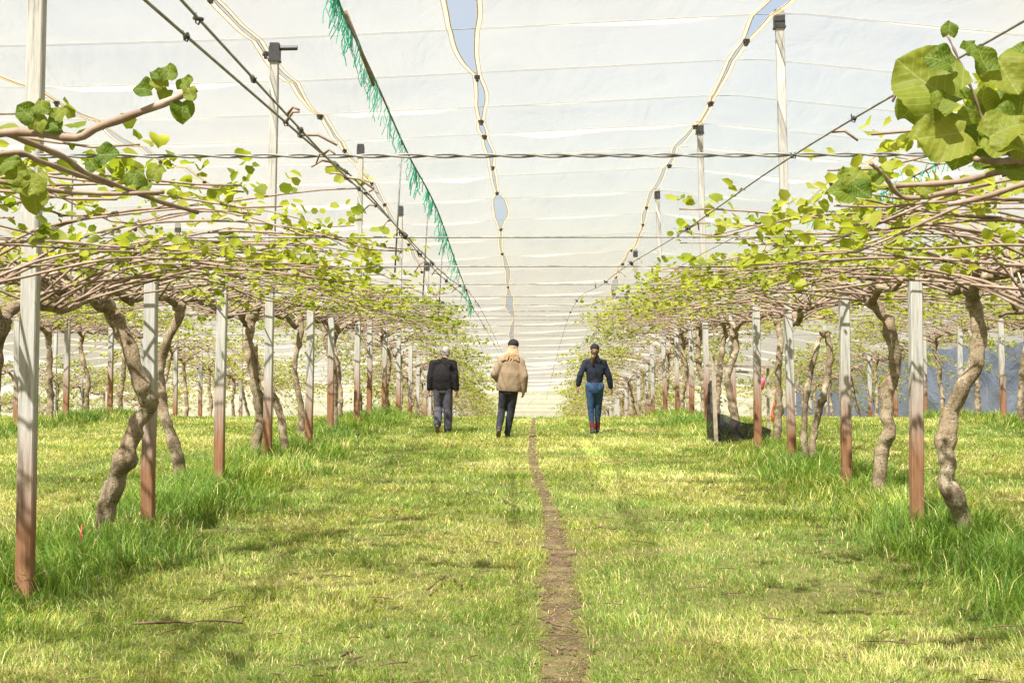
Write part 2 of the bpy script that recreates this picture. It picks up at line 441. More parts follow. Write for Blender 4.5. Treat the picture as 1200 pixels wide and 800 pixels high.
def blades(name, n, dmin, dmax, power, tall):
    # depth pdf ~ d^(1-power)
    u = np.random.rand(n); a = 2 - power
    d = (dmin ** a + u * (dmax ** a - dmin ** a)) ** (1 / a)
    if tall:
        r = np.array(ROWS_X)[np.random.choice(6, n, p=[.03, .06, .15, .33, .33, .10])]
        x = r + np.random.normal(0, 0.42, n)
    else:
        x = (np.random.rand(n) * 0.74 - 0.384) * (d + 3)
    keep = (x > -(0.373 * d + 1.0)) & (x < 0.347 * d + 1.0)
    st = strip(x, d)
    pxs = np.interp(d, _pd, _px); pws = np.interp(d, _pd, _pw)
    near = np.abs(x - pxs) / pws
    if tall:
        keep &= (st < 0.85 + 0.3 * np.random.rand(n)) & ~((np.abs(x - 3.7) < .9) & (d > 22.5) & (d < 26.5)) & (vnoise(x, d, 1.7, 77) + 0.6 * np.random.rand(n) > 0.45)
    else:
        near = near + (vnoise(x, d, 4.0, 61) - 0.5) * 1.5 + (vnoise(x, d, 14.0, 62) - 0.5) * 0.8
        keep &= ~((near < 0.95) & (np.random.rand(n) > 0.40) & (vnoise(x, d, 2.6, 64) < 0.66)) & ~((near < 1.5) & (np.random.rand(n) > 0.72))
        bare = vnoise(x, d, 0.9, 31) * 0.6 + vnoise(x, d, 3.3, 32) * 0.4
        keep &= (bare < 0.72) | (np.random.rand(n) < 0.45)
    x = x[keep]; d = d[keep]; st = st[keep]; n = len(x)
    far = np.clip(d / 10, 0.8, 3.2)
    clump = vnoise(x, d, 2.2, 3) * 0.6 + vnoise(x, d, 6.0, 4) * 0.4
    lush = np.clip(1 - st / 1.5, 0, 1)                       # near the rows
    if tall:
        H = (0.13 + 0.22 * clump) * (0.55 + 0.7 * np.random.rand(n)); H *= np.clip(1.2 - st * 0.55, 0.5, 1.2)
        H *= np.where((d < 10.25) & (x < 0), 0.55, 1.0)
        lean = 0.35 + 0.75 * np.random.rand(n); W = 0.0055 * far ** 0.7
    else:
        H = (0.028 + 0.060 * clump ** 1.5 + 0.05 * lush * clump) * (0.5 + np.random.rand(n))
        H *= far ** 0.25
        lean = 0.5 + 1.1 * np.random.rand(n); W = 0.0042 * far ** 0.8
    onpath = np.abs(x - np.interp(d, _pd, _px)) / np.interp(d, _pd, _pw) < 1.15
    if not tall:
        H = np.where(onpath, 0.03 + 0.03 * np.random.rand(n), H); lean = np.where(onpath, 1.3 + np.random.rand(n), lean)
    ph = np.random.rand(n) * 2 * PI
    dirn = vnoise(x, d, 1.3, 50) * 7
    ph = np.where(np.random.rand(n) < 0.45, dirn + np.random.normal(0, 0.6, n), ph)
    dx, dy = np.cos(ph), np.sin(ph)
    wp = ph + PI / 2 + np.random.normal(0, 0.5, n)
    wx, wy = np.cos(wp) * W * 0.5, np.sin(wp) * W * 0.5
    z0 = ground_z(x, d) - 0.01
    Hm = H * 0.62; Lm = H * lean * 0.35; Lt = H * lean
    Ht = H * np.clip(1.05 - 0.35 * lean ** 2 * 0.6, 0.35, 1)
    Vt = np.empty((n, 5, 3))
    Vt[:, 0] = np.stack([x - wx, d - wy, z0], 1); Vt[:, 1] = np.stack([x + wx, d + wy, z0], 1)
    Vt[:, 2] = np.stack([x + dx * Lm + wx * .9, d + dy * Lm + wy * .9, z0 + Hm], 1)
    Vt[:, 3] = np.stack([x + dx * Lm - wx * .9, d + dy * Lm - wy * .9, z0 + Hm], 1)
    Vt[:, 4] = np.stack([x + dx * Lt, d + dy * Lt, z0 + Ht], 1)
    # colour of each blade: species and dryness
    pn = vnoise(x, d, 0.55, 11) * 0.5 + vnoise(x, d, 1.9, 12) * 0.3 + vnoise(x, d, 5.5, 13) * 0.2
    rn = np.random.rand(n)
    green = np.array([0.135, 0.215, 0.030]); lime = np.array([0.315, 0.385, 0.065]); straw = np.array([0.54, 0.48, 0.22]); deep = np.array([0.062, 0.14, 0.018])
    k = np.clip((pn - 0.34) * 3.0 + (rn - 0.5) * 0.7 - lush * 0.4, 0, 1)[:, None]
    c = green * (1 - k) + lime * k
    sel = np.random.rand(n)
    dry = (sel < (0.13 + 0.38 * np.clip((pn - 0.46) * 4, 0, 1)) * (1 - lush * 0.8))
    c[dry] = straw * (0.7 + 0.6 * np.random.rand(dry.sum(), 1))
    dk = (~dry) & (sel > 0.86 - 0.25 * lush)
    c[dk] = deep * (0.8 + 0.5 * np.random.rand(dk.sum(), 1))
    if not tall:
        lit = onpath & (np.random.rand(n) < 0.6)
        c[lit] = np.array([0.24, 0.18, 0.09]) * (0.5 + 0.9 * np.random.rand(lit.sum(), 1))
    c *= (0.75 + 0.5 * np.random.rand(n, 1)) * (1.18 if tall else 1.0)
    me = bpy.data.meshes.new(name)
    me.vertices.add(n * 5); me.vertices.foreach_set('co', Vt.astype(np.float32).ravel())
    base = np.arange(n)[:, None] * 5
    loops = (base + np.array([[0, 1, 2, 3, 3, 2, 4]])).ravel()
    me.loops.add(n * 7); me.loops.foreach_set('vertex_index', loops.astype(np.int32))
    me.polygons.add(n * 2)
    ls = (np.arange(n)[:, None] * 7 + np.array([[0, 4]])).ravel()
    me.polygons.foreach_set('loop_start', ls.astype(np.int32))
    me.update(calc_edges=True)
    at = me.attributes.new('col', 'FLOAT_COLOR', 'POINT')
    cc = np.ones((n, 5, 4), np.float32); cc[:, :, :3] = c[:, None, :]
    at.data.foreach_set('color', cc.ravel())
    me.materials.append(M['grass'])
    o = bpy.data.objects.new(name, me); COL.objects.link(o)
    return tag(o, cat=None, kind='stuff')
tag(blades('lawn_grass', 700000, 6.6, 39, 1.62, False), 'short yellow green mown grass covering the orchard floor', 'grass')
tag(blades('tall_grass', 150000, 7.5, 39, 1.5, True), 'long rank green grass along the feet of the vine rows', 'grass')

# ------------------------------------------------------------------ posts
LEFT, RIGHT = -3.7, 3.75
ORD = ['nearest', 'second', 'third', 'fourth', 'fifth', 'sixth', 'seventh', 'eighth', 'ninth', 'tenth']
def post_mesh(hgt, seed):
    """square sawn post with worn arrises; origin at the ground line"""
    rnd = random.Random(seed)
    s, b = 0.058, 0.009
    prof = [(-s + b, -s), (s - b, -s), (s, -s + b), (s, s - b), (s - b, s), (-s + b, s), (-s, s - b), (-s, -s + b)]
    zs = [-0.35] + list(np.linspace(0, hgt, 9))
    V, F = [], []
    for i, z in enumerate(zs):
        k = 1 + rnd.uniform(-0.02, 0.02); ox, oy = rnd.uniform(-.004, .004), rnd.uniform(-.004, .004)
        for (x, y) in prof: V.append((x * k + ox, y * k + oy, z))
    n = 8
    for i in range(len(zs) - 1):
        for k in range(n): F.append((i * n + k, i * n + (k + 1) % n, (i + 1) * n + (k + 1) % n, (i + 1) * n + k))
    F.append(tuple(range(len(V) - n, len(V))))
    me = bpy.data.meshes.new('post'); me.from_pydata(V, [], F); me.materials.append(M['post'])
    return me
SHORT = [post_mesh(2.45, 10 + i) for i in range(4)]
TALLH = {'L': 5.76, 'R': 6.24}
TALL = {k: [post_mesh(h, 30 + i + int(h * 7)) for i in range(3)] for k, h in TALLH.items()}
cap_mb = MB()
cap_mb.box((0, 0, 0.10), (0.15, 0.15, 0.20)); cap_mb.box((0, 0, 0.225), (0.13, 0.13, 0.05)); cap_mb.box((0, 0, 0.0), (0.165, 0.165, 0.03))
cap_me = bpy.data.meshes.new('cap'); cap_me.from_pydata([tuple(v) for v in cap_mb.V], [], cap_mb.F); cap_me.materials.append(M['black'])
capT = MB(); capT.V = list(cap_mb.V); capT.F = list(cap_mb.F); capT.tube([(0, 0, 0.18), (0.32, 0, 0.19)], 0.035, 8)
capT_me = bpy.data.meshes.new('cap'); capT_me.from_pydata([tuple(v) for v in capT.V], [], capT.F); capT_me.materials.append(M['black'])
def in_frame(x, d, pad):
    px = 622 + x * FPX / max(d, 0.1)
    m = pad * FPX / max(d, 0.1)
    return -m < px < 1200 + m
ROWDESC = {-3.7: 'row left of the walkers', 3.75: 'row right of the walkers', -10.6: 'second row leftward',
           10.8: 'outer right row', -17.6: 'third row leftward', -24.6: 'fourth row leftward'}
post_n = 0
def post_row(x0, start, n, tall_every, tall_off, side):
    global post_n
    cnt = {True: 0, False: 0}
    rnd = random.Random(int(x0 * 10))
    for k in range(n):
        d = start + 3.25 * k
        if d > 100: break
        tall = tall_every and (k - tall_off) % tall_every == 0
        x = x0 + rnd.uniform(-.06, .06)
        if not in_frame(x, d, 0.12): continue
        if abs(x0) > 5 and d > 60: continue
        me = (TALL[side] if tall else SHORT)[post_n % 3]
        post_n += 1
        o = inst('tall_post' if tall else 'post', me, None, (x, d, Gx(x, d) - 0.02),
                 (rnd.uniform(-.012, .012), (0.012 if x0 < 0 else -0.03 if tall else -0.012) + rnd.uniform(-.01, .01), rnd.uniform(-.06, .06)))
        i = cnt[bool(tall)]; cnt[bool(tall)] += 1
        rd = ROWDESC[x0]
        if tall:
            inst('cap', capT_me if (x0 < 0 and d < 22) else cap_me, o, (0, 0, TALLH[side]))
            if i < 5: lab = f'tall black capped roof post, {ORD[i]} tall one along the {rd}'
            else: lab = f'tall thin looking roof post far along the {rd}'
            tag(o, lab, 'post', f'tall roof posts of {rd}')
        else:
            lim = 8 if abs(x0) < 5 else 6
            if i < lim: lab = f'short white post with rusty foot, {ORD[i]} short one along the {rd}'
            else: lab = f'small distant white post deep along the {rd}'
            tag(o, lab, 'post', f'short posts of {rd}')
post_row(LEFT, 10.3, 30, 3, 0, 'L')
post_row(RIGHT, 10.45, 30, 3, 0, 'R')
post_row(-10.6, 9.6, 16, 3, 1, 'L')
post_row(10.8, 9.8, 16, 3, 1, 'R')
post_row(-17.6, 9.9, 16, 3, 1, 'L')
post_row(-24.6, 10.1, 16, 3, 1, 'L')

# ------------------------------------------------------------------ roof cover
ROOF_D = [10.3 + 3.25 * k for k in range(-9, 32)]
SEAMS = [-27.5, -23.6, -19.7, -15.8, -11.9, -8.1, -3.95, -0.9, 3.35, 7.6, 11.6, 16.6]
def roof_h(x):
    return float(np.interp(x, [-30, -24.6, -21, -17.6, -14, -10.6, -8.1, -3.9, -0.9, 3.7, 7.6, 10.8, 16.6],
                           [5.2, 5.95, 5.8, 6.0, 5.8, 6.0, 5.95, 6.05, 6.18, 6.40, 6.0, 6.3, 5.3]))
CLIPS = {7: [(-19, 0), (-12, .05), (-5, .05), (3, .05), (12, 0.05), (23.4, .38), (27.4, .12), (29.6, .10), (34.2, .10), (38, .05), (43.8, .36), (48, .04), (56, .12), (66, .30), (77, .2), (90, .1), (113, .2)]}
_r = random.Random(5)
for i in range(1, len(SEAMS) - 1):
    if i == 7: continue
    d = -19.0; L = [(d, 0)]
    while d < 112:
        d += _r.uniform(2.2, 6.5); L.append((d, _r.choice([0.02, 0.03, 0.04, 0.06, 0.10, 0.30]) * (0.0 if d < 13 else 0.9 if i in (6, 8, 5, 9) else 0.6)))
    CLIPS[i] = L
def seam_x(i, d):
    w_ = 0.22 if i in (5, 6, 7, 8, 9) else 0.1
    return SEAMS[i] + w_ * noise.noise(Vector((d * 0.16, i * 3.7, 0))) + 0.25 * w_ * noise.noise(Vector((d * 0.35, i * 7.7, 0)))
def gap(i, d):
    L = CLIPS.get(i)
    if not L: return 0.0
    for (a, _), (b, g) in zip(L[:-1], L[1:]):
        if a <= d <= b:
            u = (d - a) / (b - a)
            return 0.012 + g * math.sin(PI * u) ** 0.9
    return 0.012
def roof_z(x, d, pi, sag=1.0):
    k = (d - ROOF_D[0]) / 3.25
    b = math.floor(k); u = k - b
    s = 0.26 * (0.8 + 0.8 * noise.noise(Vector((b * 1.7, pi * 2.3, 0))))
    z = G(d) + roof_h(x) - sag * s * 4 * u * (1 - u) * (1 + 0.15 * math.sin(x * 1.7 + b))
    z += sag * 0.06 * noise.noise(Vector((x * 0.9, d * 0.9, pi * 5))) * 4 * u * (1 - u)
    return z
roof = tag(empty('crop_cover', (0, 10, 0)), 'white translucent cloth cover stretched overhead across the whole orchard', 'canopy')
roof_inv = Matrix.Translation((0, -10, 0))
def rp(o):
    o.parent = roof; o.matrix_parent_inverse = roof_inv; return o
dd = [ROOF_D[0] + 3.25 * (j / 12) for j in range(12 * (len(ROOF_D) - 1) + 1)]
for i in range(len(SEAMS) - 1):
    V, F = [], []
    nxp = 17
    for d in dd:
        xa = seam_x(i, d) + gap(i, d) * 0.5 if i else SEAMS[0]
        xb = seam_x(i + 1, d) - gap(i + 1, d) * 0.5 if i + 1 < len(SEAMS) - 1 else SEAMS[-1]
        for k in range(nxp):
            u = k / (nxp - 1); x = xa + (xb - xa) * u
            edge = min(1.0, 0.45 + 2.2 * min(u, 1 - u))
            V.append((x, d, roof_z(x, d, i, edge)))
    n = nxp
    for j in range(len(dd) - 1):
        for k in range(n - 1): F.append((j * n + k, j * n + k + 1, (j + 1) * n + k + 1, (j + 1) * n + k))
    rp(mesh_obj('cloth_panel', V, F, M['cloth']))
for d in ROOF_D:
    mb = MB()
    pts = [(x, d, G(d) + roof_h(x) + 0.015) for x in np.linspace(-27.5, 16.6, 60)]
    mb.tube(pts, 0.007 if d < 60 else 0.010, 4)
    rp(mb.build('cable', M['cable']))
clip_mb = MB(); clip_mb.box((0, 0, 0), (0.09, 0.10, 0.05)); clip_mb.box((0, 0.0, -0.045), (0.045, 0.13, 0.04))
clip_me = bpy.data.meshes.new('clip'); clip_me.from_pydata([tuple(v) for v in clip_mb.V], [], clip_mb.F); clip_me.materials.append(M['black'])
for i in range(1, len(SEAMS) - 1):
    ddm = [d for d in dd if -2 < d < 100]
    for sgn in (-1, 1):
        V, F, pts = [], [], []
        pi = i if sgn > 0 else i - 1
        wd = 0.065 if i in (6, 7, 8) else 0.055
        for d in ddm:
            x = seam_x(i, d) + sgn * gap(i, d) * 0.5
            z = roof_z(x, d, pi, 0.45) - 0.012
            pts.append((x, d, z))
            V.append((x, d, z)); V.append((x + sgn * wd, d, roof_z(x + sgn * wd, d, pi, 0.5) - 0.014))
        for j in range(len(ddm) - 1): F.append((2 * j, 2 * j + 1, 2 * j + 3, 2 * j + 2))
        hm = rp(mesh_obj('hem', V, F, M['hempale']))
        mb = MB(); mb.tube(pts, 0.008, 4)
        co = mb.build('cord', M['hem']); co.parent = hm
        mb = MB(); mb.tube([V[2 * j + 1] for j in range(len(ddm))], 0.0045, 3)
        co = mb.build('cord', M['hem']); co.parent = hm
    for (d, g) in CLIPS[i]:
        if 4 < d < 60:
            x = seam_x(i, d)
            o = inst('clip', clip_me, None, (x, d, roof_z(x, d, i, 0.4) - 0.04), (0, 0, random.uniform(-.4, .4))); rp(o)

# curtains closing the shelter
def wb_top(y): return max(float(np.interp(y, [-10, 46, 71, 88, 96], [3.2, 2.3, 2.0, 0.6, -3.0])), G(y) + 0.6)
def curtain(name, pts, top, bot, mat, fold, rows=14, seed=0):
    V, F = [], []
    n = rows + 1
    for i, (x, y) in enumerate(pts):
        zt, zb = top(x, y), bot(x, y)
        for k in range(n):
            u = k / rows
            z = zb + (zt - zb) * u
            o = fold * noise.noise(Vector((i * 0.33 + seed, z * 0.8, 0))) + 0.05 * abs(math.sin(z * 4.2))
            V.append((x + (o if abs(pts[-1][0] - pts[0][0]) < 1 else 0), y + (o if abs(pts[-1][0] - pts[0][0]) >= 1 else 0), z))
    for i in range(len(pts) - 1):
        for k in range(rows): F.append((i * n + k, (i + 1) * n + k, (i + 1) * n + k + 1, i * n + k + 1))
    return mesh_obj(name, V, F, mat)
o = curtain('end_curtain', [(x, 108) for x in np.linspace(-27.5, 16.6, 90)], lambda x, y: G(y) + roof_h(x) - 0.02, lambda x, y: G(y) - 0.05, M['wall'], 0.10, 60, 3)
tag(o, 'white cloth end wall closing the far end of the row', 'curtain')
o = curtain('side_curtain', [(-27.5, y) for y in np.linspace(-18, 107.7, 90)], lambda x, y: G(y) + roof_h(x) - 0.02, lambda x, y: G(y) - 0.05, M['wall'], 0.12, 40, 8)
tag(o, 'white cloth side wall beyond the left rows', 'curtain')
o = curtain('side_curtain', [(16.6, y) for y in np.linspace(-18, 107.7, 90)], lambda x, y: G(y) + roof_h(x) - 0.02, lambda x, y: min(wb_top(y) - 0.3, G(y) + roof_h(x) - 1.0), M['wall'], 0.2, 10, 14)
tag(o, 'white cloth hanging above the blue windbreak on the right', 'curtain')
V, F = [], []
ys = np.linspace(-10, 107, 240); rows = 16
for i, y in enumerate(ys):
    for k in range(rows + 1):
        u = k / rows
        cre = 0.35 * noise.noise(Vector((y * 0.35 + u * 1.6, u * 1.2, 4))) + 0.12 * abs(noise.noise(Vector((y * 0.5 - u * 3.0, 2, 4))))
        V.append((16.1 + u * 0.42 - cre, y, G(y) - 0.05 + (wb_top(y) + 0.10 * noise.noise(Vector((y * .3, 0, 1))) + 0.05 * math.sin(y * 0.97) - G(y)) * u))
for i in range(len(ys) - 1):
    for k in range(rows): a = i * (rows + 1) + k; F.append((a, a + 1, a + rows + 2, a + rows + 1))
o = mesh_obj('windbreak_cloth', V, F, M['blue'])
tag(o, 'blue grey windbreak cloth hung in creases behind the right rows', 'windbreak')

# ------------------------------------------------------------------ wires of the pergola
def H(d): return max(G(d) + 2.40, 2.605 if d < 34 else -9)
def wire_pts(x0, x1, d, z, sag=0.02, n=24):
    return [Vector((x0 + (x1 - x0) * t, d, z - sag * 4 * t * (1 - t))) for t in np.linspace(0, 1, n)]
cross = [6.25] + [10.25 + 3.25 * k for k in range(27)]
for i, d in enumerate(cross):
    z = H(d)
    mb = MB()
    if i == 0:
        L = 8.6
        for ph in (0, PI):
            pts = []
            for t in np.linspace(0, 1, 520):
                a = t * L / 0.16 * 2 * PI * 0.5 + ph
                pts.append(Vector((-4.3 + L * t, d + 0.006 * math.cos(a), z + 0.0065 * math.sin(a) - 0.012 * 4 * t * (1 - t))))
            mb.tube(pts, 0.0052, 5)
    else:
        x0, x1 = (-10.6, 10.8) if d < 40 else (-6, 6)
        mb.tube(wire_pts(x0, x1, d, z, 0.03), 0.0068 if d < 25 else 0.009, 5)
    o = mb.build('cross_wire', M['wire'])
    nm = ['thick twisted', 'straight grey', 'straight grey', 'straight grey', 'straight grey', 'straight grey', 'straight grey'][min(i, 6)]
    lab = (f'{nm} wire strung across the aisle overhead, {ORD[i]} to the camera' if i == 0 else f'{nm} wire strung across the aisle overhead, {ORD[i]} from the camera') if i < 9 else 'fine distant wire strung across the aisle beyond the walkers'
    tag(o, lab, 'wire', 'wires strung across the aisle')
# wires that run along the aisle, with clips and tendrils
tie_mb = MB(); tie_mb.tube([(-.03, 0, .03), (-.01, .0, -.03), (.012, 0, -.035), (.02, 0, .01)], 0.006, 5); tie_mb.tube([(0, -.045, 0), (0, .045, 0)], 0.014, 6)
tie_me = bpy.data.meshes.new('clip'); tie_me.from_pydata([tuple(v) for v in tie_mb.V], [], tie_mb.F); tie_me.materials.append(M['black'])
def long_wire(pts, rad, label, cat='wire', clips=0, seed=1, mat='wire', group=None, stubs=0):
    rt = empty('aisle_wire', pts[0])
    inv = Matrix.Translation(-Vector(pts[0]))
    P_ = catmull(pts, 60)
    mb = MB(); mb.tube(P_, rad, 5)
    rnd = random.Random(seed)
    o = mb.build('strand', M[mat]); o.parent = rt; o.matrix_parent_inverse = inv
    for k in range(clips):
        t = (k + rnd.uniform(.1, .9)) / clips * 0.97
        q = P_[int(t * 60)]
        c = inst('clip', tie_me, rt, q, (rnd.uniform(-.5, .5), rnd.uniform(-.5, .5), rnd.uniform(-.4, .4)), [0.42 if q.y < 9 else 0.8] * 3); c.matrix_parent_inverse = inv
    for k in range(stubs):
        q = P_[min(60, int(60 * (0.25 + 0.7 * (k + rnd.random()) / stubs)))]
        mb = MB()
        ln = rnd.uniform(.05, .16)
        dr = Vector((rnd.uniform(-1, 1), rnd.uniform(-.5, .5), rnd.uniform(-1, .7))).normalized() * ln
        mb.tube([q, q + dr * .5 + Vector((0, 0, .02)), q + dr], [0.007, 0.006, 0.004], 4)
        s = mb.build('tendril', M['cane']); s.parent = rt; s.matrix_parent_inverse = inv
    return tag(rt, label, cat, group)
long_wire([P(150, -20, 3.45), P(170, 0, 3.6), P(375, 178, 6.15), P(430, 225, 8), (-.98, 14, H(14)), (-1.0, 25, H(25) - .05), (-1.0, 45, H(45))], 0.0050, 'outer of two clip studded wires running down the left of the aisle', clips=16, seed=2, stubs=14, group='wires running along the aisle')
long_wire([P(195, -20, 3.4), P(212, 0, 3.6), P(388, 190, 6.2), P(440, 240, 8.4), (-.86, 14, H(14) - .07), (-.92, 25, H(25) + .03), (-.9, 45, H(45))], 0.0046, 'inner of two clip studded wires running down the left of the aisle', clips=14, seed=5, stubs=18, group='wires running along the aisle')
long_wire([P(1225, 12, 3.7), P(1200, 25, 3.8), P(930, 182, 6.05), P(795, 275, 10.2), P(710, 330, 17), P(665, 375, 32), P(640, 468, 60)], 0.0046, 'grey wire rising to the right of the aisle past the big leaves', clips=12, seed=9, stubs=12, group='wires running along the aisle')
for sx in (-1, 1):
    for j, ax in enumerate((1.5, 2.0, 2.55, 3.1, 4.6, 5.2, 5.8)):
        pts = [(sx * ax, d, H(d) + 0.02 * math.sin(d + j)) for d in (10.2, 14, 18, 22, 32, 44, 60, 80, 100)]
        mb = MB(); mb.tube(catmull(pts, 80), 0.0035, 4)
        o = mb.build('canopy_wire', M['wire'])
        side = 'left' if sx < 0 else 'right'
        which = ['innermost', 'second from the aisle', 'third from the aisle', 'last before the posts', 'first beyond the posts', 'second beyond the posts', 'outermost'][j]
        tag(o, f'thin training wire running inside the {side} vine canopy, {which}', 'wire', f'training wires of the {side} canopy')
# green twine hanging from a sagging line
pts = [P(388, -20, 11.2), P(402, 15, 12), P(440, 95, 15), P(478, 180, 19.5), P(512, 245, 25), P(535, 310, 31), P(556, 365, 43)]
tl = catmull(pts, 150)
rt = empty('twine_line', pts[0]); inv = Matrix.Translation(-Vector(pts[0]))
mb = MB(); mb.tube(tl, 0.012, 5); o = mb.build('cord', M['cable']); o.parent = rt; o.matrix_parent_inverse = inv
rnd = random.Random(3)
for k in range(64):
    q = tl[min(150, int(2 + k * 2.3))]
    d = q.y
    mb = MB()
    dens = max(0.0, noise.noise(Vector((k * .37, 2, 0))) + .55)
    for j in range(int((9 if d < 20 else 8) * dens)):
        q2 = q + (tl[min(150, int(2 + k * 2.3) + 2)] - q) * rnd.random()
        ln = rnd.uniform(.06, .36) * (0.9 if d < 20 else 1.25)
        a = Vector((rnd.uniform(-.35, .12), rnd.uniform(-.25, .25), -1)).normalized() * ln
        b = Vector((rnd.uniform(-.05, .05), rnd.uniform(-.03, .03), rnd.uniform(0, .05)))
        mb.tube([q2, q2 + a * .3 + b * .6, q2 + a * .7 + b, q2 + a], 0.0045 if d < 20 else 0.008, 3, False)
    if d > 9 and mb.V:
        o = mb.build('twine_tuft', M['twine']); o['kind'] = 'stuff'; o.parent = rt; o.matrix_parent_inverse = inv
for k in (70, 92, 108):
    mb = MB(); q = tl[k]; mb.tube([q, q + Vector((-.12, 0.3, -1.7))], 0.012, 5); o = mb.build('prop', M['wire']); o.parent = rt; o.matrix_parent_inverse = inv
q = tl[38]; mb = MB(); mb.tube([q + Vector((-.1, -.3, .28)), q, q + Vector((.1, .3, -.3))], 0.02, 6); o = mb.build('toggle', M['cane']); o.parent = rt; o.matrix_parent_inverse = inv
tag(rt, 'sagging line hung with tufts of green twine left of the centre seam', 'twine line')
pts = [P(1120, 182, 9), P(1060, 212, 9.6), P(1010, 238, 10.4), P(940, 262, 11.5)]
tl = catmull(pts, 40); rt = empty('twine_line', pts[0]); inv = Matrix.Translation(-Vector(pts[0]))
mb = MB(); mb.tube(tl, 0.007, 5); o = mb.build('cord', M['cane']); o.parent = rt; o.matrix_parent_inverse = inv
for k in range(14):
    q = tl[int(k * 40 / 14)]; mb = MB()
    for j in range(8):
        a = Vector((rnd.uniform(-.5, .5), rnd.uniform(-.3, .3), rnd.uniform(-1, .3))).normalized() * rnd.uniform(.03, .13)
        mb.tube([q, q + a * .5 + Vector((0, 0, .02)), q + a], 0.003, 3, False)
    o = mb.build('twine_tuft', M['twine']); o.parent = rt; o.matrix_parent_inverse = inv
tag(rt, 'thin brown line with green twine knots under the big right leaves', 'twine line')

# ------------------------------------------------------------------ kiwifruit vines
def leaf_mesh(seed, fine=False, name='leaf', mat='leaf'):
    """rounded heart leaf, stalk end at the origin, tip at +Y, one unit across"""
    rnd = random.Random(seed)
    ny = 20 if fine else 4
    nxh = 7 if fine else 2
    V, F = [], []
    fold = rnd.uniform(0.15, 0.55); curl = rnd.uniform(-0.75, 0.35); wav = rnd.uniform(0, 6)
    for j in range(ny + 1):
        t = j / ny
        y = t
        hw = 0.56 * math.sin(PI * min(1, (0.10 + 0.90 * t)) ** 0.82) ** 0.62 if t < 1 else 0.02
        hw = max(hw, 0.03)
        for i in range(-nxh, nxh + 1):
            u = i / nxh
            x = u * hw
            yy = y - 0.13 * (1 - t) ** 3 * abs(u) ** 0.8 * 1.2
            z = fold * abs(x) * (1 - 0.3 * abs(u)) + curl * (t - 0.4) ** 2 + (0.05 * math.sin(wav + 9 * t + 3 * u) * abs(u))
            if fine:
                x *= 1 + 0.022 * math.sin(52 * t + wav) * (abs(u) > .95)
                z += 0.12 * math.sin(7 * t + 2.2 * wav + 2 * u) * abs(u) ** 1.5 + 0.05 * u * math.sin(3 * t + wav)
            V.append((x, yy, z))
    n = 2 * nxh + 1
    for j in range(ny):
        for i in range(n - 1): F.append((j * n + i, j * n + i + 1, (j + 1) * n + i + 1, (j + 1) * n + i))
    return V, F
LEAFVF = [leaf_mesh(i) for i in range(6)]
LEAVES = []
for V, F in LEAFVF:
    me = bpy.data.meshes.new('leaf'); me.from_pydata(V, [], F); me.materials.append(M['leaf'])
    me.polygons.foreach_set('use_smooth', [True] * len(F)); LEAVES.append(me)
BIG = []
for i in range(4):
    V, F = leaf_mesh(40 + i, True)
    me = bpy.data.meshes.new('leaf'); me.from_pydata(V, [], F); me.materials.append(M['bigleaf'])
    me.polygons.foreach_set('use_smooth', [True] * len(F)); BIG.append(me)
def leaf_rot(rnd, up=0.5):
    """leaf lies with its face mostly up, pointing any way and drooping or lifting"""
    return (Matrix.Rotation(rnd.uniform(0, 2 * PI), 4, 'Z') @ Matrix.Rotation(rnd.uniform(-0.6, 1.1), 4, 'X') @ Matrix.Rotation(rnd.uniform(-0.9, 0.9), 4, 'Y'))

def make_trunk_pts(rnd, hx=0.0):
    pts = [Vector((0, 0, -0.12))]
    x = y = 0.0
    zs = [0.3, 0.65, 1.0, 1.35, 1.75, 2.08]
    lx, ly = rnd.uniform(-.12, .12), rnd.uniform(-.15, .15)
    for z in zs:
        x += rnd.uniform(-.085, .085) + lx * .3; y += rnd.uniform(-.08, .08) + ly * .3
        pts.append(Vector((x, y, z)))
    return pts
def trunk_part(pts, r, seed, n=14, rings=64, knots=True):
    P_ = catmull(pts, rings)
    rnd = random.Random(seed)
    rad = []
    kn = [(rnd.random(), rnd.uniform(.10, .30), rnd.uniform(.015, .035)) for _ in range(7)] if knots else []
    for i in range(rings + 1):
        t = i / rings
        v = 0.9 * r * (1.05 - 0.25 * t + 0.25 * max(0, 0.06 - t) / 0.06 + 0.35 * max(0, t - 0.9) / 0.1)
        v *= 1 + sum(a * math.exp(-((t - c) / s) ** 2) for c, a, s in kn)
        rad.append(v)
    # sideways jogs
    P2 = [p + Vector((noise.noise(Vector((i * .21, seed, 0))), noise.noise(Vector((i * .21, seed, 9))), 0)) * r * 0.35 for i, p in enumerate(P_)]
    P2[0] = P_[0]; P2[-1] = P_[-1]
    return tube(P2, rad, n, True, 0.27, seed)
def arm_pts(head, s, rnd, L=1.75):
    pts = [head + Vector((0, 0, -.06))]
    y = 0.0; x = 0.0
    for k in range(5):
        y += L / 5; x += rnd.uniform(-.10, .10)
        pts.append(head + Vector((x, s * y, 0.05 + rnd.uniform(-.05, .09) + 0.05 * k / 5)))
    return catmull(pts, 26)
def cane_pts(st, side, L, yaw, rnd, rise, droop=0.08):
    out = []
    n = 12
    w1, w2 = rnd.uniform(0, 6), rnd.uniform(.03, .11); ra = rnd.uniform(1.2, 4.5); hump = rnd.uniform(-.02, .30)
    for k in range(n + 1):
        t = k / n
        x = side * L * t * math.cos(yaw)
        y = L * t * math.sin(yaw) + w2 * math.sin(3.5 * t + w1) - w2 * math.sin(w1)
        z = rise * (1 - math.exp(-ra * t)) / (1 - math.exp(-ra)) - droop * t ** 2.5 + hump * math.sin(PI * min(1, t * 1.1)) + 0.018 * math.sin(11 * t + w1)
        out.append(st + Vector((x, y, z)))
    return out
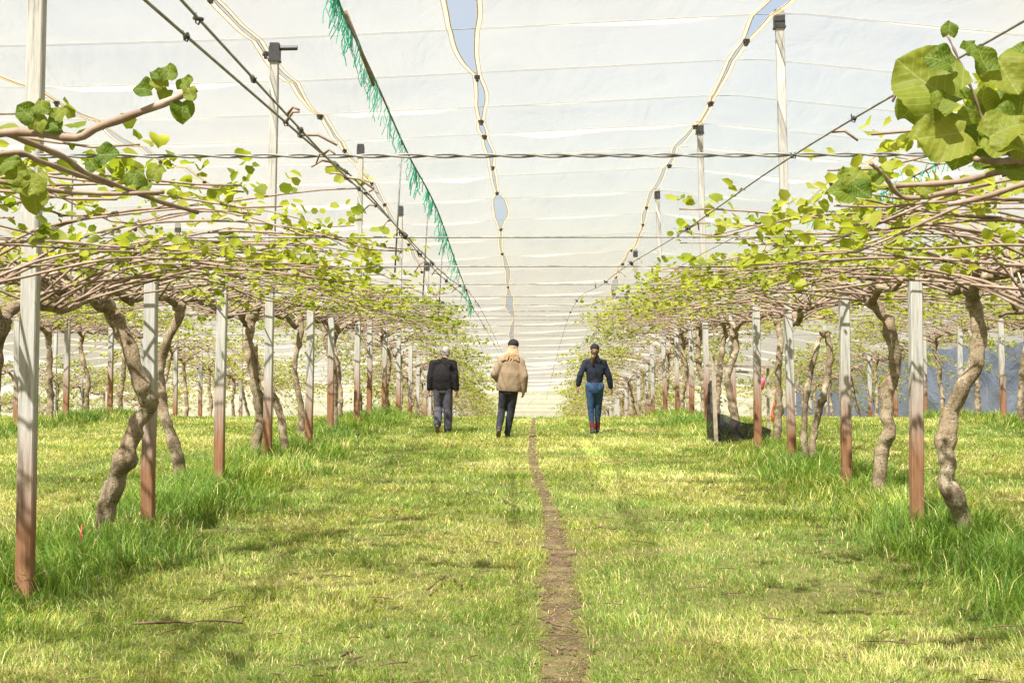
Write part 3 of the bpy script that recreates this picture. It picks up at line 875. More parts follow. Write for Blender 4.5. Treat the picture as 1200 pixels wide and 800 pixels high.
def vine_geometry(seed, trunk_pts=None, r=0.075, ncane=24, lush=1.0, second=None, hang=0.0, ztop=2.42):
    """all of one vine in local coordinates: trunk, two arms, canes, and leaf placements"""
    rnd = random.Random(seed)
    tp = trunk_pts or make_trunk_pts(rnd)
    head = Vector(tp[-1])
    g = {'trunk': [trunk_part(tp, r, seed)], 'arm': [], 'cane': [], 'leaf': []}
    if second: g['trunk'].append(trunk_part(second, r * 0.7, seed + 3))
    arms = []
    for s in (-1, 1):
        ap = arm_pts(head, s, rnd)
        arms.append(ap)
        rad = [r * (0.62 - 0.36 * i / 26) for i in range(27)]
        mb = MB(); V, F = tube(ap, rad, 8, True, 0.3, seed + s); mb.add(V, F)
        for k in range(5):
            q = ap[rnd.randrange(3, 26)]
            dr = Vector((rnd.uniform(-1, 1), rnd.uniform(-.5, .5), rnd.uniform(-.1, 1))).normalized() * rnd.uniform(.08, .22)
            mb.tube([q, q + dr * .6 + Vector((0, 0, .02)), q + dr], [.02, .016, .012], 5)
        g['arm'].append((mb.V, mb.F))
    for k in range(ncane):
        side = 1 if k % 2 else -1
        ap = arms[(k // 2) % 2]
        idx = int(rnd.uniform(1, 26))
        st = ap[idx]
        L = rnd.uniform(2.0, 2.95); yaw = rnd.gauss(0, 0.62)
        pts = cane_pts(st, side, L, yaw, rnd, ztop + rnd.uniform(-.24, .16) - st.z, rnd.uniform(-0.06, .16) + (hang * rnd.random() if hang and k % 3 else 0))
        r0 = rnd.uniform(.0085, .0125)
        rad = [r0 * (1.25 - 0.75 * i / 12) for i in range(13)]
        g['cane'].append(tube(pts, rad, 5))
        # side laterals
        if rnd.random() < 0.5:
            i0 = rnd.randrange(3, 9); q = pts[i0]
            dv = (pts[i0 + 1] - pts[i0]).normalized() * rnd.uniform(.4, .9)
            dv = Matrix.Rotation(rnd.uniform(-.7, .7), 3, 'Z') @ dv + Vector((0, 0, rnd.uniform(0, .10)))
            V, F = tube([q, q + dv * .5 + Vector((0, 0, .03)), q + dv], [r0 * .6, r0 * .5, r0 * .35], 4)
            V0, F0 = g['cane'][-1]; nn = len(V0)
            V0.extend(V); F0.extend([tuple(i + nn for i in f) for f in F])
        # shoots with leaves
        s = rnd.uniform(.25, .55)
        while s < L:
            t = s / L
            if rnd.random() < (0.20 + 0.55 * t ** 1.2) * lush:
                f = t * 12; i0 = min(11, int(f)); q = pts[i0].lerp(pts[i0 + 1], f - i0)
                top = q + Vector((rnd.uniform(-.05, .05), rnd.uniform(-.05, .05), rnd.uniform(.02, .10)))
                for _ in range(rnd.randrange(3, 7)):
                    c = top + Vector((rnd.uniform(-.055, .055), rnd.uniform(-.055, .055), rnd.uniform(-.05, .06)))
                    g['leaf'].append((c, leaf_rot(rnd), rnd.uniform(.030, .075) * (1.0 + 0.3 * t)))
            s += rnd.uniform(.10, .19)
        for _ in range(rnd.randrange(2, 6)):
            c = pts[-1] + Vector((rnd.uniform(-.07, .07), rnd.uniform(-.07, .07), rnd.uniform(-.02, .10)))
            g['leaf'].append((c, leaf_rot(rnd), rnd.uniform(.04, .09)))
    return g
def to_mesh(name, parts, mat, smooth=True):
    mb = MB()
    for V, F in parts: mb.add(V, F)
    me = bpy.data.meshes.new(name); me.from_pydata([tuple(v) for v in mb.V], [], mb.F); me.materials.append(M[mat])
    if smooth: me.polygons.foreach_set('use_smooth', [True] * len(me.polygons))
    return me
# small leaf for the joined crowns: six corners, folded on the midrib
SL_V = [Vector(v) for v in ((0, 0, 0), (.45, .22, .18), (.42, .68, .20), (0, 1, .02), (-.42, .68, .16), (-.45, .22, .2))]
SL_F = [(0, 1, 2, 3), (0, 3, 4, 5)]
def leaf_mass(leaves):
    V, F = [], []
    for c, rot, s in leaves:
        n = len(V); m3 = rot.to_3x3()
        V.extend([c + (m3 @ v) * s for v in SL_V]); F.extend([tuple(i + n for i in f) for f in SL_F])
    return V, F
VN = {'L': 'just left of the walkers', 'R': 'just right of the walkers'}
def px_trunk(L, d, bx, bz):
    out = []
    for i, (px, py) in enumerate(L):
        p = P(px, py, d); out.append(Vector((p.x - bx, 0.05 * math.sin(i * 2.1), p.z - bz)))
    out[0].z = min(out[0].z, -0.1)
    return out
def vine_detailed(x, d, seed, label, trunk_px=None, r=0.08, second_px=None, ncane=26, lush=1.0):
    z = Gx(x, d)
    rt = empty('kiwifruit_vine', (x, d, z))
    tp = px_trunk(trunk_px, d, x, z) if trunk_px else None
    sp = px_trunk(second_px, d, x, z) if second_px else None
    g = vine_geometry(seed, tp, r, ncane, lush * 0.85, sp, 0.0, 2.56 - z)
    for p in g['trunk']: inst('trunk', to_mesh('trunk', [p], 'bark'), rt)
    for p in g['arm']: inst('arm', to_mesh('arm', [p], 'bark'), rt)
    for p in g['cane']: inst('cane', to_mesh('cane', [p], 'cane'), rt)
    rnd = random.Random(seed)
    lv = g['leaf']; rnd.shuffle(lv)
    for c, rot, s in lv[:296]:
        o = inst('leaf', LEAVES[rnd.randrange(6)], rt); o.matrix_local = Matrix.Translation(c) @ rot @ Matrix.Scale(s, 4)
    if len(lv) > 296:
        tag(inst('leaves', to_mesh('leaves', [leaf_mass(lv[296:])], 'leaf'), rt), kind='stuff')
    return tag(rt, label, 'vine', 'kiwifruit vines under the cover')
VAR = []
for i in range(6):
    g = vine_geometry(100 + i, None, 0.065 + 0.006 * (i % 3), 32, 0.85)
    VAR.append({'trunk': to_mesh('trunk', g['trunk'], 'bark'), 'arms': to_mesh('arms', g['arm'], 'bark'),
                'canes': to_mesh('canes', g['cane'], 'cane'), 'leaves': to_mesh('leaves', [leaf_mass(g['leaf'])], 'leaf')})
VARH = []
for i in range(4):
    g = vine_geometry(200 + i, None, 0.065, 28, 1.5, None, 1.5)
    VARH.append({'trunk': to_mesh('trunk', g['trunk'], 'bark'), 'arms': to_mesh('arms', g['arm'], 'bark'),
                 'canes': to_mesh('canes', g['cane'], 'cane'), 'leaves': to_mesh('leaves', [leaf_mass(g['leaf'])], 'leaf')})
def vine_plain(x, d, k, label, trunk=None, r=0.075, second=None, group='kiwifruit vines under the cover'):
    z = Gx(x, d)
    rnd = random.Random(int(d * 31 + x * 7))
    rt = empty('kiwifruit_vine', (x, d, z), 0)
    var = VARH[k % 4] if d > 40 or (abs(x) > 15 and k % 2) else VAR[k % 6]
    rz = PI * rnd.randrange(2)
    if trunk:
        tp = px_trunk(trunk, d, x, z); inst('trunk', to_mesh('trunk', [trunk_part(tp, r, k)], 'bark'), rt)
        if second: inst('trunk', to_mesh('trunk', [trunk_part(px_trunk(second, d, x, z), r * .8, k + 9)], 'bark'), rt)
    else:
        inst('trunk', var['trunk'], rt, None, (0, 0, rz))
    for nm in ('arms', 'canes', 'leaves'):
        o = inst('arm' if nm == 'arms' else nm, var[nm], rt, None, (0, 0, rz), (1, 1, 1))
        if nm != 'arms': o['kind'] = 'stuff'
    return tag(rt, label, 'vine', group)
# left row: three overhead vines near the frame edge, then the trunks the photograph shows
vine_detailed(-4.1, 7.4, 1, 'kiwifruit vine arching in from the top left corner, trunk out of the picture', ncane=36)
vine_detailed(-4.15, 10.3, 2, 'kiwifruit vine spreading canes over the left edge post, trunk out of the picture', ncane=38)
vine_detailed(P(113, 620, 13.1).x, 13.1, 3, 'stout leaning kiwifruit vine between the two front left posts', [(113, 622), (126, 585), (147, 535), (157, 502), (171, 474), (164, 448), (148, 402), (127, 366), (118, 352)], 0.088, ncane=38)
vine_detailed(P(213, 572, 17.6).x, 17.6, 4, 'slim curved kiwifruit vine with a red tag at its foot, second trunk on the left', [(213, 574), (208, 545), (197, 500), (187, 460), (186, 425), (199, 392), (209, 368), (206, 352)], 0.075, ncane=36)
LT = [([(293, 540), (304, 492), (297, 440), (290, 402), (295, 372), (300, 360)], 20.9, 0.08, [(337, 524), (326, 482), (312, 452), (300, 432), (296, 405)]),
      ([(352, 530), (352, 480), (345, 430), (352, 390), (350, 366)], 24.2, .06, None),
      ([(388, 507), (391, 462), (388, 422), (380, 386), (378, 372)], 27.5, .085, None)]
nl = ['twin stemmed kiwifruit vine, third trunk along the row left of the walkers', 'kiwifruit vine with a thin trunk, fourth along the row left of the walkers', 'thick kiwifruit vine, fifth trunk along the row left of the walkers']
for i, (tp, d, r, sec) in enumerate(LT): vine_plain(P(tp[0][0], 500, d).x, d, i, nl[i], tp, r, sec)
# right row
vine_detailed(4.1, 6.6, 6, 'kiwifruit vine arching in from the top right corner, trunk out of the picture', ncane=36)
vine_detailed(4.05, 9.7, 7, 'kiwifruit vine spreading canes along the right edge, trunk out of the picture', ncane=38)
vine_detailed(P(1135, 640, 12.85).x, 12.85, 8, 'stout crooked kiwifruit vine nearest on the right, beside a pale post', [(1137, 645), (1126, 605), (1108, 566), (1106, 530), (1116, 480), (1136, 430), (1146, 388), (1140, 356), (1136, 340)], 0.085, ncane=38)
vine_detailed(P(1030, 575, 16.2).x, 16.2, 9, 'knobbly kiwifruit vine, second trunk on the right, swollen near its foot', [(1030, 580), (1031, 535), (1040, 503), (1036, 470), (1048, 432), (1041, 388), (1032, 366), (1020, 350)], 0.080, ncane=36)
RT = [([(950, 548), (954, 505), (965, 455), (972, 412), (966, 388)], 19.6, 0.055, [(945, 545), (942, 500), (946, 450), (955, 412), (960, 395)]),
      ([(909, 528), (912, 478), (911, 430), (914, 395), (910, 375)], 22.9, .062, None),
      ([(868, 512), (858, 475), (852, 440), (862, 410), (858, 385)], 26.1, .075, None)]
nr = ['kiwifruit vine forked into two thin stems, third along the right row', 'knotty upright kiwifruit vine beside the black mesh guard', 'kiwifruit vine standing inside the black mesh guard']
for i, (tp, d, r, sec) in enumerate(RT): vine_plain(P(tp[0][0], 500, d).x, d, i + 2, nr[i], tp, r, sec)
def vine_row(x0, start, desc, dmax, first=0):
    i = 0
    d = start; k = first
    rnd = random.Random(int(x0 * 3) + 1)
    while d < dmax:
        x = x0 + rnd.uniform(-.15, .15)
        if in_frame(x, d, 2.2 if d < 40 else 0.5):
            trunk_seen = in_frame(x, d, 0.0)
            if not trunk_seen: lab = f'kiwifruit vine at the picture edge, {desc}, only canes showing'
            elif i < 8: lab = f'kiwifruit vine, {ORD[i]} trunk showing in the {desc}' if abs(x0) > 5 else f'kiwifruit vine past the walkers, {ORD[i]} such in the {desc}'
            else: lab = f'small distant kiwifruit vine deep in the {desc}'
            if trunk_seen: i += 1
            vine_plain(x, d, k, lab)
        d += 3.3; k += 1
vine_row(-4.05, 30.8, ROWDESC[-3.7], 100, 3)
vine_row(4.0, 29.4, ROWDESC[3.75], 100, 1)
vine_row(-10.7, 21.2, ROWDESC[-10.6], 58, 2)
vine_row(10.9, 21.5, ROWDESC[10.8], 58, 4)
vine_row(-17.7, 36.0, ROWDESC[-17.6], 66, 0)
vine_row(-24.7, 52.0, ROWDESC[-24.6], 72, 5)

# near shoot with the big leaves, top right
rt = empty('kiwifruit_vine', (4.1, 3.4, 0))
inv = Matrix.Translation((-4.1, -3.4, 0))
def np_(o): o.parent = rt; o.matrix_parent_inverse = inv; return o
np_(inst('trunk', VAR[2]['trunk'], None, (4.1, 3.4, 0)))
D0 = 3.0
def near_cane(pl, r0, r1):
    pts = catmull([P(*q) for q in pl], 24); mb = MB()
    mb.tube(pts, [r0 + (r1 - r0) * i / 24 + 0.0012 * math.sin(i * 1.9) for i in range(25)], 7, True, 0.15, 2)
    return np_(mb.build('cane', M['cane']))
near_cane([(1420, 190, 3.2), (1290, 172, 3.1), (1200, 186, 3.0), (1165, 190, 2.95), (1142, 187, 2.9)], 0.010, 0.006)
near_cane([(1400, 120, 3.2), (1300, 150, 3.1), (1200, 190, 3.1), (1130, 212, 3.2), (1050, 218, 3.3)], 0.009, 0.0065)
near_cane([(1185, 185, 3.0), (1155, 150, 2.98), (1140, 110, 2.96), (1125, 75, 2.95), (1110, 42, 2.95)], 0.0042, 0.0025)
near_cane([(1400, 205, 3.4), (1250, 205, 3.3), (1150, 232, 3.4), (1110, 240, 3.4)], 0.009, 0.006)
def big_leaf(px, py, d, size_px, nrm, up, k):
    """leaf centred at the pixel; nrm = face direction, up = direction stalk to tip"""
    s = 0.76 * size_px * d / FPX
    y = Vector(up); z = Vector(nrm).normalized(); y = (y - z * y.dot(z)).normalized(); x = y.cross(z)
    m = Matrix((x, y, z)).transposed().to_4x4()
    o = inst('leaf', BIG[k % 4]); c = P(px, py, d) - y * s * 0.5
    np_(o); o.matrix_basis = Matrix.Translation(c) @ m @ Matrix.Scale(s, 4)
for q in [
    (1080, 95, 2.95, 102, (-.25, -1, .35), (-.75, .1, .75), 0), (1098, 70, 2.90, 44, (.1, -1, .5), (-.6, -.2, .35), 1),
    (1125, 115, 2.98, 62, (.2, -.8, .9), (.9, .2, .1), 2), (1098, 160, 2.92, 88, (.1, -.85, .4), (-1, -.1, -.22), 3),
    (1180, 92, 3.0, 70, (-.2, -1, .3), (.35, .1, -.8), 0), (1168, 145, 2.95, 60, (.1, -.9, .8), (-.8, -.2, .35), 2),
    (1182, 150, 2.9, 66, (-.3, -.9, .6), (.8, -.2, .45), 1), (1165, 173, 2.9, 58, (0, -.6, 1), (-1, -.2, .05), 3),
    (1125, 172, 3.0, 66, (.2, -.9, .2), (-.2, .1, -1), 2), (1112, 33, 2.95, 24, (-.2, -1, .1), (.1, .1, 1), 1),
    (1136, 55, 2.95, 24, (.2, -1, .3), (.7, .1, .6), 3), (1150, 118, 3.05, 46, (0, -1, .2), (.2, .2, 1), 0),
    (1070, 125, 3.02, 64, (.15, -1, .25), (-.6, 0, -.6), 3), (1150, 70, 3.0, 44, (.3, -1, .4), (-.3, .1, 1), 0), (1178, 118, 3.06, 56, (.2, -1, .5), (-.7, .1, .5), 1), (1140, 150, 3.04, 60, (-.3, -1, .1), (-.5, .1, -.7), 0),
    (1192, 168, 2.95, 52, (-.1, -1, .5), (.5, 0, -.6), 2), (1160, 192, 2.98, 44, (.2, -1, .8), (.8, -.1, -.2), 3), (1105, 118, 2.9, 40, (.3, -1, .6), (.5, -.1, .8), 2), (1208, 85, 3.05, 50, (-.2, -1, .2), (-.2, .1, 1), 3),
    (1195, 118, 3.0, 54, (-.4, -1, .2), (.2, .1, 1), 2), (1196, 62, 3.02, 40, (-.4, -1, .4), (.4, .1, 1), 1),
    (1004, 208, 3.3, 40, (-.2, -1, .5), (.4, .1, 1), 1), (985, 225, 3.3, 44, (.2, -.9, .6), (-1, -.1, .1), 2), (1010, 225, 3.25, 34, (0, -1, .4), (.6, -.2, -.5), 0),
    (992, 206, 3.35, 32, (.3, -1, .2), (-.4, .2, 1), 3), (1028, 205, 3.3, 26, (-.5, -1, .2), (.5, .1, 1), 0),
    (1082, 222, 3.35, 24, (.1, -1, .6), (-.5, 0, 1), 1), (1185, 200, 3.1, 40, (0, -1, .6), (-.9, 0, .3), 2)]:
    big_leaf(*q)
near_cane([(1120, 224, 3.36), (1060, 232, 3.34), (1035, 205, 3.3), (1020, 192, 3.28)], 0.007, 0.005)
tag(rt, 'kiwifruit vine shoot with big round veined leaves close overhead at top right', 'vine')
# near cane, top left
rt = empty('kiwifruit_vine', (-4.1, 4.0, 0))
inv = Matrix.Translation((4.1, -4.0, 0))
np_(inst('trunk', VAR[4]['trunk'], None, (-4.1, 4.0, 0)))
near_cane([(-260, 210, 4.2), (-100, 170, 4.3), (0, 154, 4.3), (40, 154, 4.25), (86, 160, 4.2), (108, 149, 4.2), (150, 134, 4.15), (190, 119, 4.1), (228, 102, 4.1)], 0.0150, 0.0105)
near_cane([(0, 152, 4.3), (25, 163, 4.35), (70, 182, 4.5), (95, 200, 4.7), (140, 218, 4.9), (185, 235, 5.1), (230, 248, 5.3)], 0.011, 0.008)
near_cane([(-140, 215, 4.5), (0, 178, 4.6), (45, 188, 4.7), (90, 204, 4.9), (130, 216, 5)], 0.010, 0.008)
near_cane([(-140, 200, 4.5), (0, 212, 4.6), (60, 222, 4.8), (130, 226, 4.9), (190, 224, 5)], 0.011, 0.008)
for q in [
    (196, 82, 4.1, 28, (-.1, -1, .3), (.1, .1, 1), 0), (182, 93, 4.1, 26, (.3, -1, .4), (-.5, .1, .6), 1), (163, 102, 4.1, 30, (.1, -1, .5), (-1, 0, .1), 2),
    (216, 95, 4.1, 26, (-.3, -1, .2), (.5, .1, .8), 3), (212, 130, 4.1, 34, (.2, -1, .1), (.05, 0, -1), 2), (190, 110, 4.12, 22, (0, -1, .2), (-.3, 0, -.6), 1), (222, 110, 4.08, 22, (-.3, -1, .2), (.4, 0, -.8), 0),
    (180, 85, 4.1, 20, (0, -1, .6), (-.9, 0, .5), 3), (26, 130, 4.2, 34, (.2, -1, .4), (-.8, 0, .7), 0), (45, 122, 4.2, 28, (0, -1, .3), (-.2, 0, 1), 1), (42, 140, 4.2, 28, (.1, -1, .2), (.3, 0, 1), 2),
    (68, 130, 4.2, 26, (-.1, -1, .4), (.6, 0, .7), 3), (60, 145, 4.2, 30, (-.2, -1, .3), (.8, 0, -.5), 1), (35, 215, 4.6, 40, (.1, -1, .3), (-.2, 0, -1), 3), (12, 200, 4.6, 34, (-.1, -1, .3), (-.6, 0, .5), 1),
    (38, 235, 4.7, 38, (.2, -1, .3), (.1, 0, -1), 2), (22, 215, 4.6, 26, (0, -1, .5), (.9, 0, .3), 0), (125, 180, 4.9, 34, (0, -1, .4), (1, 0, .05), 0), (105, 190, 4.9, 24, (0, -1, .4), (-.5, 0, .7), 2),
    (156, 205, 5, 30, (.1, -1, .2), (.2, 0, 1), 3), (182, 200, 5, 26, (-.1, -1, .2), (.5, 0, 1), 1), (165, 218, 5, 24, (.1, -1, .4), (-.6, 0, .2), 0), (8, 188, 4.6, 34, (0, -1, .3), (1, 0, .3), 1)]:
    big_leaf(*q)
tag(rt, 'kiwifruit vine with a bare pinkish cane reaching across the top left', 'vine')

# ------------------------------------------------------------------ guard of black mesh on the right row
rt = empty('mesh_guard', (3.4, 25.5, G(25.5)))
inv = Matrix.Translation(-Vector((3.4, 25.5, G(25.5))))
def gp(o): o.parent = rt; o.matrix_parent_inverse = inv; return o
for a, b, r_ in ((P(839, 524, 24.7), P(835, 424, 24.7), .032), (P(900, 522, 26.0), P(899, 432, 26.0), .024)):
    mb = MB(); mb.box((a + b) / 2, (r_ * 2, r_ * 2, (b - a).length + .2), (b - a).to_track_quat('Z', 'X').to_matrix()); gp(mb.build('stake', M['timber'], None, False))
for a, b, r_ in ((P(827, 428, 25.24), P(905, 430, 26.0), .022), (P(832, 434, 26.2), P(880, 436, 26.4), .018)):
    mb = MB(); mb.box((a + b) / 2, (r_ * 2, r_ * 2, (b - a).length), (b - a).to_track_quat('Z', 'X').to_matrix()); gp(mb.build('rail', M['timber'], None, False))
V, F = [], []
topl = catmull([P(833, 446, 25.22), P(838, 492, 25.0), P(850, 503, 24.9), P(868, 512, 25.0), P(886, 516, 25.4), P(903, 519, 26.0)], 30)
topl = catmull([P(829, 450, 25.5), P(834, 447, 25.22), P(837, 480, 25.0), P(850, 486, 24.7), P(868, 494, 24.7), P(886, 497, 25.2), P(903, 503, 26.0)], 40)
for i, p in enumerate(topl):
    zb = G(p.y) - 0.02
    for k in range(7):
        u = k / 6
        q = Vector((p.x, p.y, p.z + (zb - p.z) * u)) + Vector((-.04, -.10, 0)) * math.sin(u * PI) * (0.6 + noise.noise(Vector((i * .3, u * 2, 0)))) 
        V.append(q)
for i in range(len(topl) - 1):
    for k in range(6): a = i * 7 + k; F.append((a, a + 1, a + 8, a + 7))
o = gp(mesh_obj('mesh_sheet', V, F, M['mesh']))
back = catmull([P(836, 480, 26.6), P(858, 500, 27), P(875, 502, 27), P(890, 505, 26.6), P(902, 515, 26.1)], 20)
V, F = [], []
for i, p in enumerate(back):
    for k in range(4): V.append(Vector((p.x, p.y, p.z + (G(p.y) - p.z) * k / 3)) + Vector((0, .05 * math.sin(i), 0)))
for i in range(20):
    for k in range(3): a = i * 4 + k; F.append((a, a + 1, a + 5, a + 4))
gp(mesh_obj('mesh_sheet', V, F, M['mesh']))
tag(rt, 'sagging black mesh on timber stakes around a vine in the right row', 'plant guard')

# small coloured markers
def ribbon(name, px, py, d, w_, h_, mat, label, cat):
    c = P(px, py, d); mb = MB()
    pts = [c + Vector((0.01 * math.sin(k * 1.3), 0.01 * k, h_ * (.5 - k / 6))) for k in range(7)]
    mb.tube(pts, [w_ * .25, w_ * .45, w_ * .55, w_ * .6, w_ * .62, w_ * .5, w_ * .35], 7, True, 0.3, px)
    mb.tube([c + Vector((0, 0, h_ * .5)), c + Vector((0.01, 0, h_ * .5 + .25))], .006, 4)
    return tag(mb.build(name, M[mat]), label, cat)
ribbon('orange_ribbon', 907, 483, 27.5, .10, .4, 'orange', 'orange cloth strip hanging behind the upright vine on the right', 'ribbon')
ribbon('pink_tag', 893, 449, 28, .10, .22, 'pink', 'pink plastic tag hanging above the black mesh guard', 'tag')
ribbon('red_tag', 211, 596, 16.8, .07, .10, 'red', 'small red tag in the grass below the slim curved left vine', 'tag')
ribbon('red_tag', 93, 656, 12.0, .06, .09, 'red', 'small red tag in the grass left of the front left vine', 'tag')
# pink ties in the canopy
rnd = random.Random(12)
for i, (px, py, d) in enumerate([(985, 318, 12.8), (1110, 300, 12.5), (1060, 345, 15), (945, 350, 17), (160, 300, 13.8), (118, 350, 13.9), (1188, 350, 11)]):
    c = P(px, py, d); mb = MB()
    mb.tube([c, c + Vector((.03, 0, .05)), c + Vector((-.03, .02, .08)), c + Vector((.05, 0, .12)), c + Vector((.02, 0, .2))], .006, 4)
    side = ['in the canes left of the nearest pale right post', 'above the head of the nearest right vine', 'between the two front right vines', 'over the forked right vine', 'over the front left vine', 'at the head of the front left vine', 'at the right picture edge'][i]
    tag(mb.build('plant_tie', M['pinktie']), f'pale pink plastic tie knotted {side}', 'plant tie')

# fallen sticks
rnd = random.Random(4)
SDESC = [((155, 729), (285, 727), 'long fallen cane lying level in the left foreground grass'), ((640, 724), (676, 733), 'crooked stick lying across the dirt path near the bottom'),
         ((652, 757), (676, 761), 'short stick at the lower end of the dirt path'), ((587, 582), (608, 596), 'slanting stick on the lawn left of the path, midway down'),
         ((456, 593), (466, 599), 'tiny stick on the lawn below the walking man'), ((484, 655), (486, 657), ''), ((500, 690), (520, 674), 'bent twig on the lawn left of centre'),
         ((528, 672), (542, 682), 'thin twig just right of the bent one left of centre'), ((400, 768), (413, 763), 'stub of stick at the bottom edge left of centre'), ((696, 617), (722, 619), 'twig lying right of the path, midway down')]
for (a, b, lab) in SDESC:
    if not lab: continue
    pa = []
    for (px, py) in (a, b):
        d = 12.0
        for _ in range(8): d = (EYE - G(d) - 0.05) * FPX / (py - 420)
        pa.append(P(px, py, d))
    A, B = pa
    pts = []
    for k in range(9):
        q = A.lerp(B, k / 8); q.z = Gx(q.x, q.y) + 0.05; q += Vector((0, 0.05 * noise.noise(Vector((k * .6, A.x, 0))), 0.02 * noise.noise(Vector((k * .9, A.y, 3)))))
        pts.append(q)
    mb = MB(); mb.tube(pts, [0.007 + 0.003 * math.sin(k) for k in range(9)], 5)
    tag(mb.build('fallen_cane', M['stick']), lab, 'stick')

# prunings and dead leaves nobody could count
rnd = random.Random(21)
mb = MB()
for k in range(420):
    d = 7 + 27 * rnd.random() ** 1.5; x = rnd.uniform(-.38, .36) * d
    a = rnd.uniform(0, PI); ln = rnd.uniform(.04, .22) * (1 if k % 5 else 1.8)
    q = Vector((x, d, Gx(x, d) + rnd.uniform(.012, .045))); v = Vector((math.cos(a), math.sin(a), rnd.uniform(-.12, .12))) * ln
    mb.tube([q - v * .5, q + Vector((rnd.uniform(-.02, .02), rnd.uniform(-.02, .02), .008)), q + v * .5], [.0035, .0045, .003], 4)
tag(mb.build('pruning_litter', M['stick']), 'scattered brown prunings lying in the lawn', None, None, 'stuff')
# ------------------------------------------------------------------ people
def capsule(bm, p0, r0, p1, r1, fy=1.0, seg=14):
    p0, p1 = Vector(p0), Vector(p1)
    ax = p1 - p0; L = ax.length; z = ax.normalized()
    q = z.to_track_quat('Z', 'Y').to_matrix()
    rings = []
    for k in range(4): a = -PI / 2 + (k + .35) / 4 * PI / 2; rings.append((p0 + z * r0 * math.sin(a), r0 * math.cos(a)))
    for k in range(5): t = k / 4; rings.append((p0.lerp(p1, t), r0 + (r1 - r0) * t))
    for k in range(1, 5): a = (k - .35) / 4 * PI / 2; rings.append((p1 + z * r1 * math.sin(a), r1 * math.cos(a)))
    vs = []
    for c, r in rings:
        vs.append([bm.verts.new(c + Vector(((q @ Vector((math.cos(2 * PI * i / seg), math.sin(2 * PI * i / seg), 0)) * r).x, (q @ Vector((math.cos(2 * PI * i / seg), math.sin(2 * PI * i / seg), 0)) * r).y * fy, (q @ Vector((math.cos(2 * PI * i / seg), math.sin(2 * PI * i / seg), 0)) * r).z))) for i in range(seg)])
    for a, b in zip(vs[:-1], vs[1:]):
        for i in range(seg): bm.faces.new((a[i], a[(i + 1) % seg], b[(i + 1) % seg], b[i]))
    bm.faces.new(list(reversed(vs[0]))); bm.faces.new(vs[-1])
def ellipsoid(bm, c, r, rot=None):
    m = Matrix.Translation(Vector(c)) @ (rot.to_4x4() if rot else Matrix()) @ Matrix.Diagonal((*r, 1))
    bmesh.ops.create_uvsphere(bm, u_segments=18, v_segments=12, radius=1.0, matrix=m)
def blob(name, fill, mat, parent, voxel=0.012, smooth=4, cut=None, wob=0.0):
    bm = bmesh.new(); fill(bm)
    bmesh.ops.recalc_face_normals(bm, faces=bm.faces)
    me = bpy.data.meshes.new('tmp'); bm.to_mesh(me); bm.free()
    o = bpy.data.objects.new(name, me); COL.objects.link(o)
    rm = o.modifiers.new('r', 'REMESH'); rm.mode = 'VOXEL'; rm.voxel_size = voxel; rm.use_smooth_shade = True
    if smooth:
        sm = o.modifiers.new('s', 'SMOOTH'); sm.factor = 0.5; sm.iterations = smooth
    dg = bpy.context.evaluated_depsgraph_get()
    m2 = bpy.data.meshes.new_from_object(o.evaluated_get(dg))
    o.modifiers.clear(); o.data = m2; bpy.data.meshes.remove(me); m2.name = name
    if wob:
        for v in m2.vertices:
            p = v.co
            n = noise.noise(Vector((p.x * 9, p.y * 9, p.z * 7))) + 0.5 * noise.noise(Vector((p.x * 22, p.y * 22, p.z * 14)))
            v.co = p + v.normal * n * wob
    if cut is not None:                                     # a straight hem
        bm = bmesh.new(); bm.from_mesh(m2)
        bmesh.ops.bisect_plane(bm, geom=bm.verts[:] + bm.edges[:] + bm.faces[:], plane_co=(0, 0, cut), plane_no=(0, 0.04, 1), clear_inner=True)
        bm.to_mesh(m2); bm.free()
    m2.polygons.foreach_set('use_smooth', [True] * len(m2.polygons))
    m2.materials.clear(); m2.materials.append(M[mat])
    o.parent = parent
    return o
def hand(bm, wrist, dirv, side, curl=0.35):
    """five fingers on a palm; dirv points from wrist to knuckles; palm faces the thigh and back"""
    d = Vector(dirv).normalized(); wrist = Vector(wrist)
    across = Vector((0.55 * side, 0.83, 0)); across = (across - d * across.dot(d)).normalized()
    palm_n = d.cross(across).normalized() * (1 if side > 0 else -1)
    if palm_n.x * side > 0: palm_n = -palm_n
    kn = wrist + d * 0.085
    for k, off in enumerate((-.028, -.010, .010, .028)):
        b = kn + across * off
        capsule(bm, wrist + across * off * .6, .015, b, .0115)
        ln = (.058, .072, .078, .068)[k]
        m = b + (d + palm_n * curl * .6).normalized() * ln * .5
        t = m + (d + palm_n * (curl * 2.0)).normalized() * ln * .5
        capsule(bm, b, .0098, m, .009); capsule(bm, m, .009, t, .0075)
    tb = wrist + d * .025 + across * .026
    tm = tb + (d * .7 + across * .7 + palm_n * .3).normalized() * .038
    capsule(bm, tb, .013, tm, .0105); capsule(bm, tm, .0105, tm + (d + palm_n * .35).normalized() * .03, .0085)
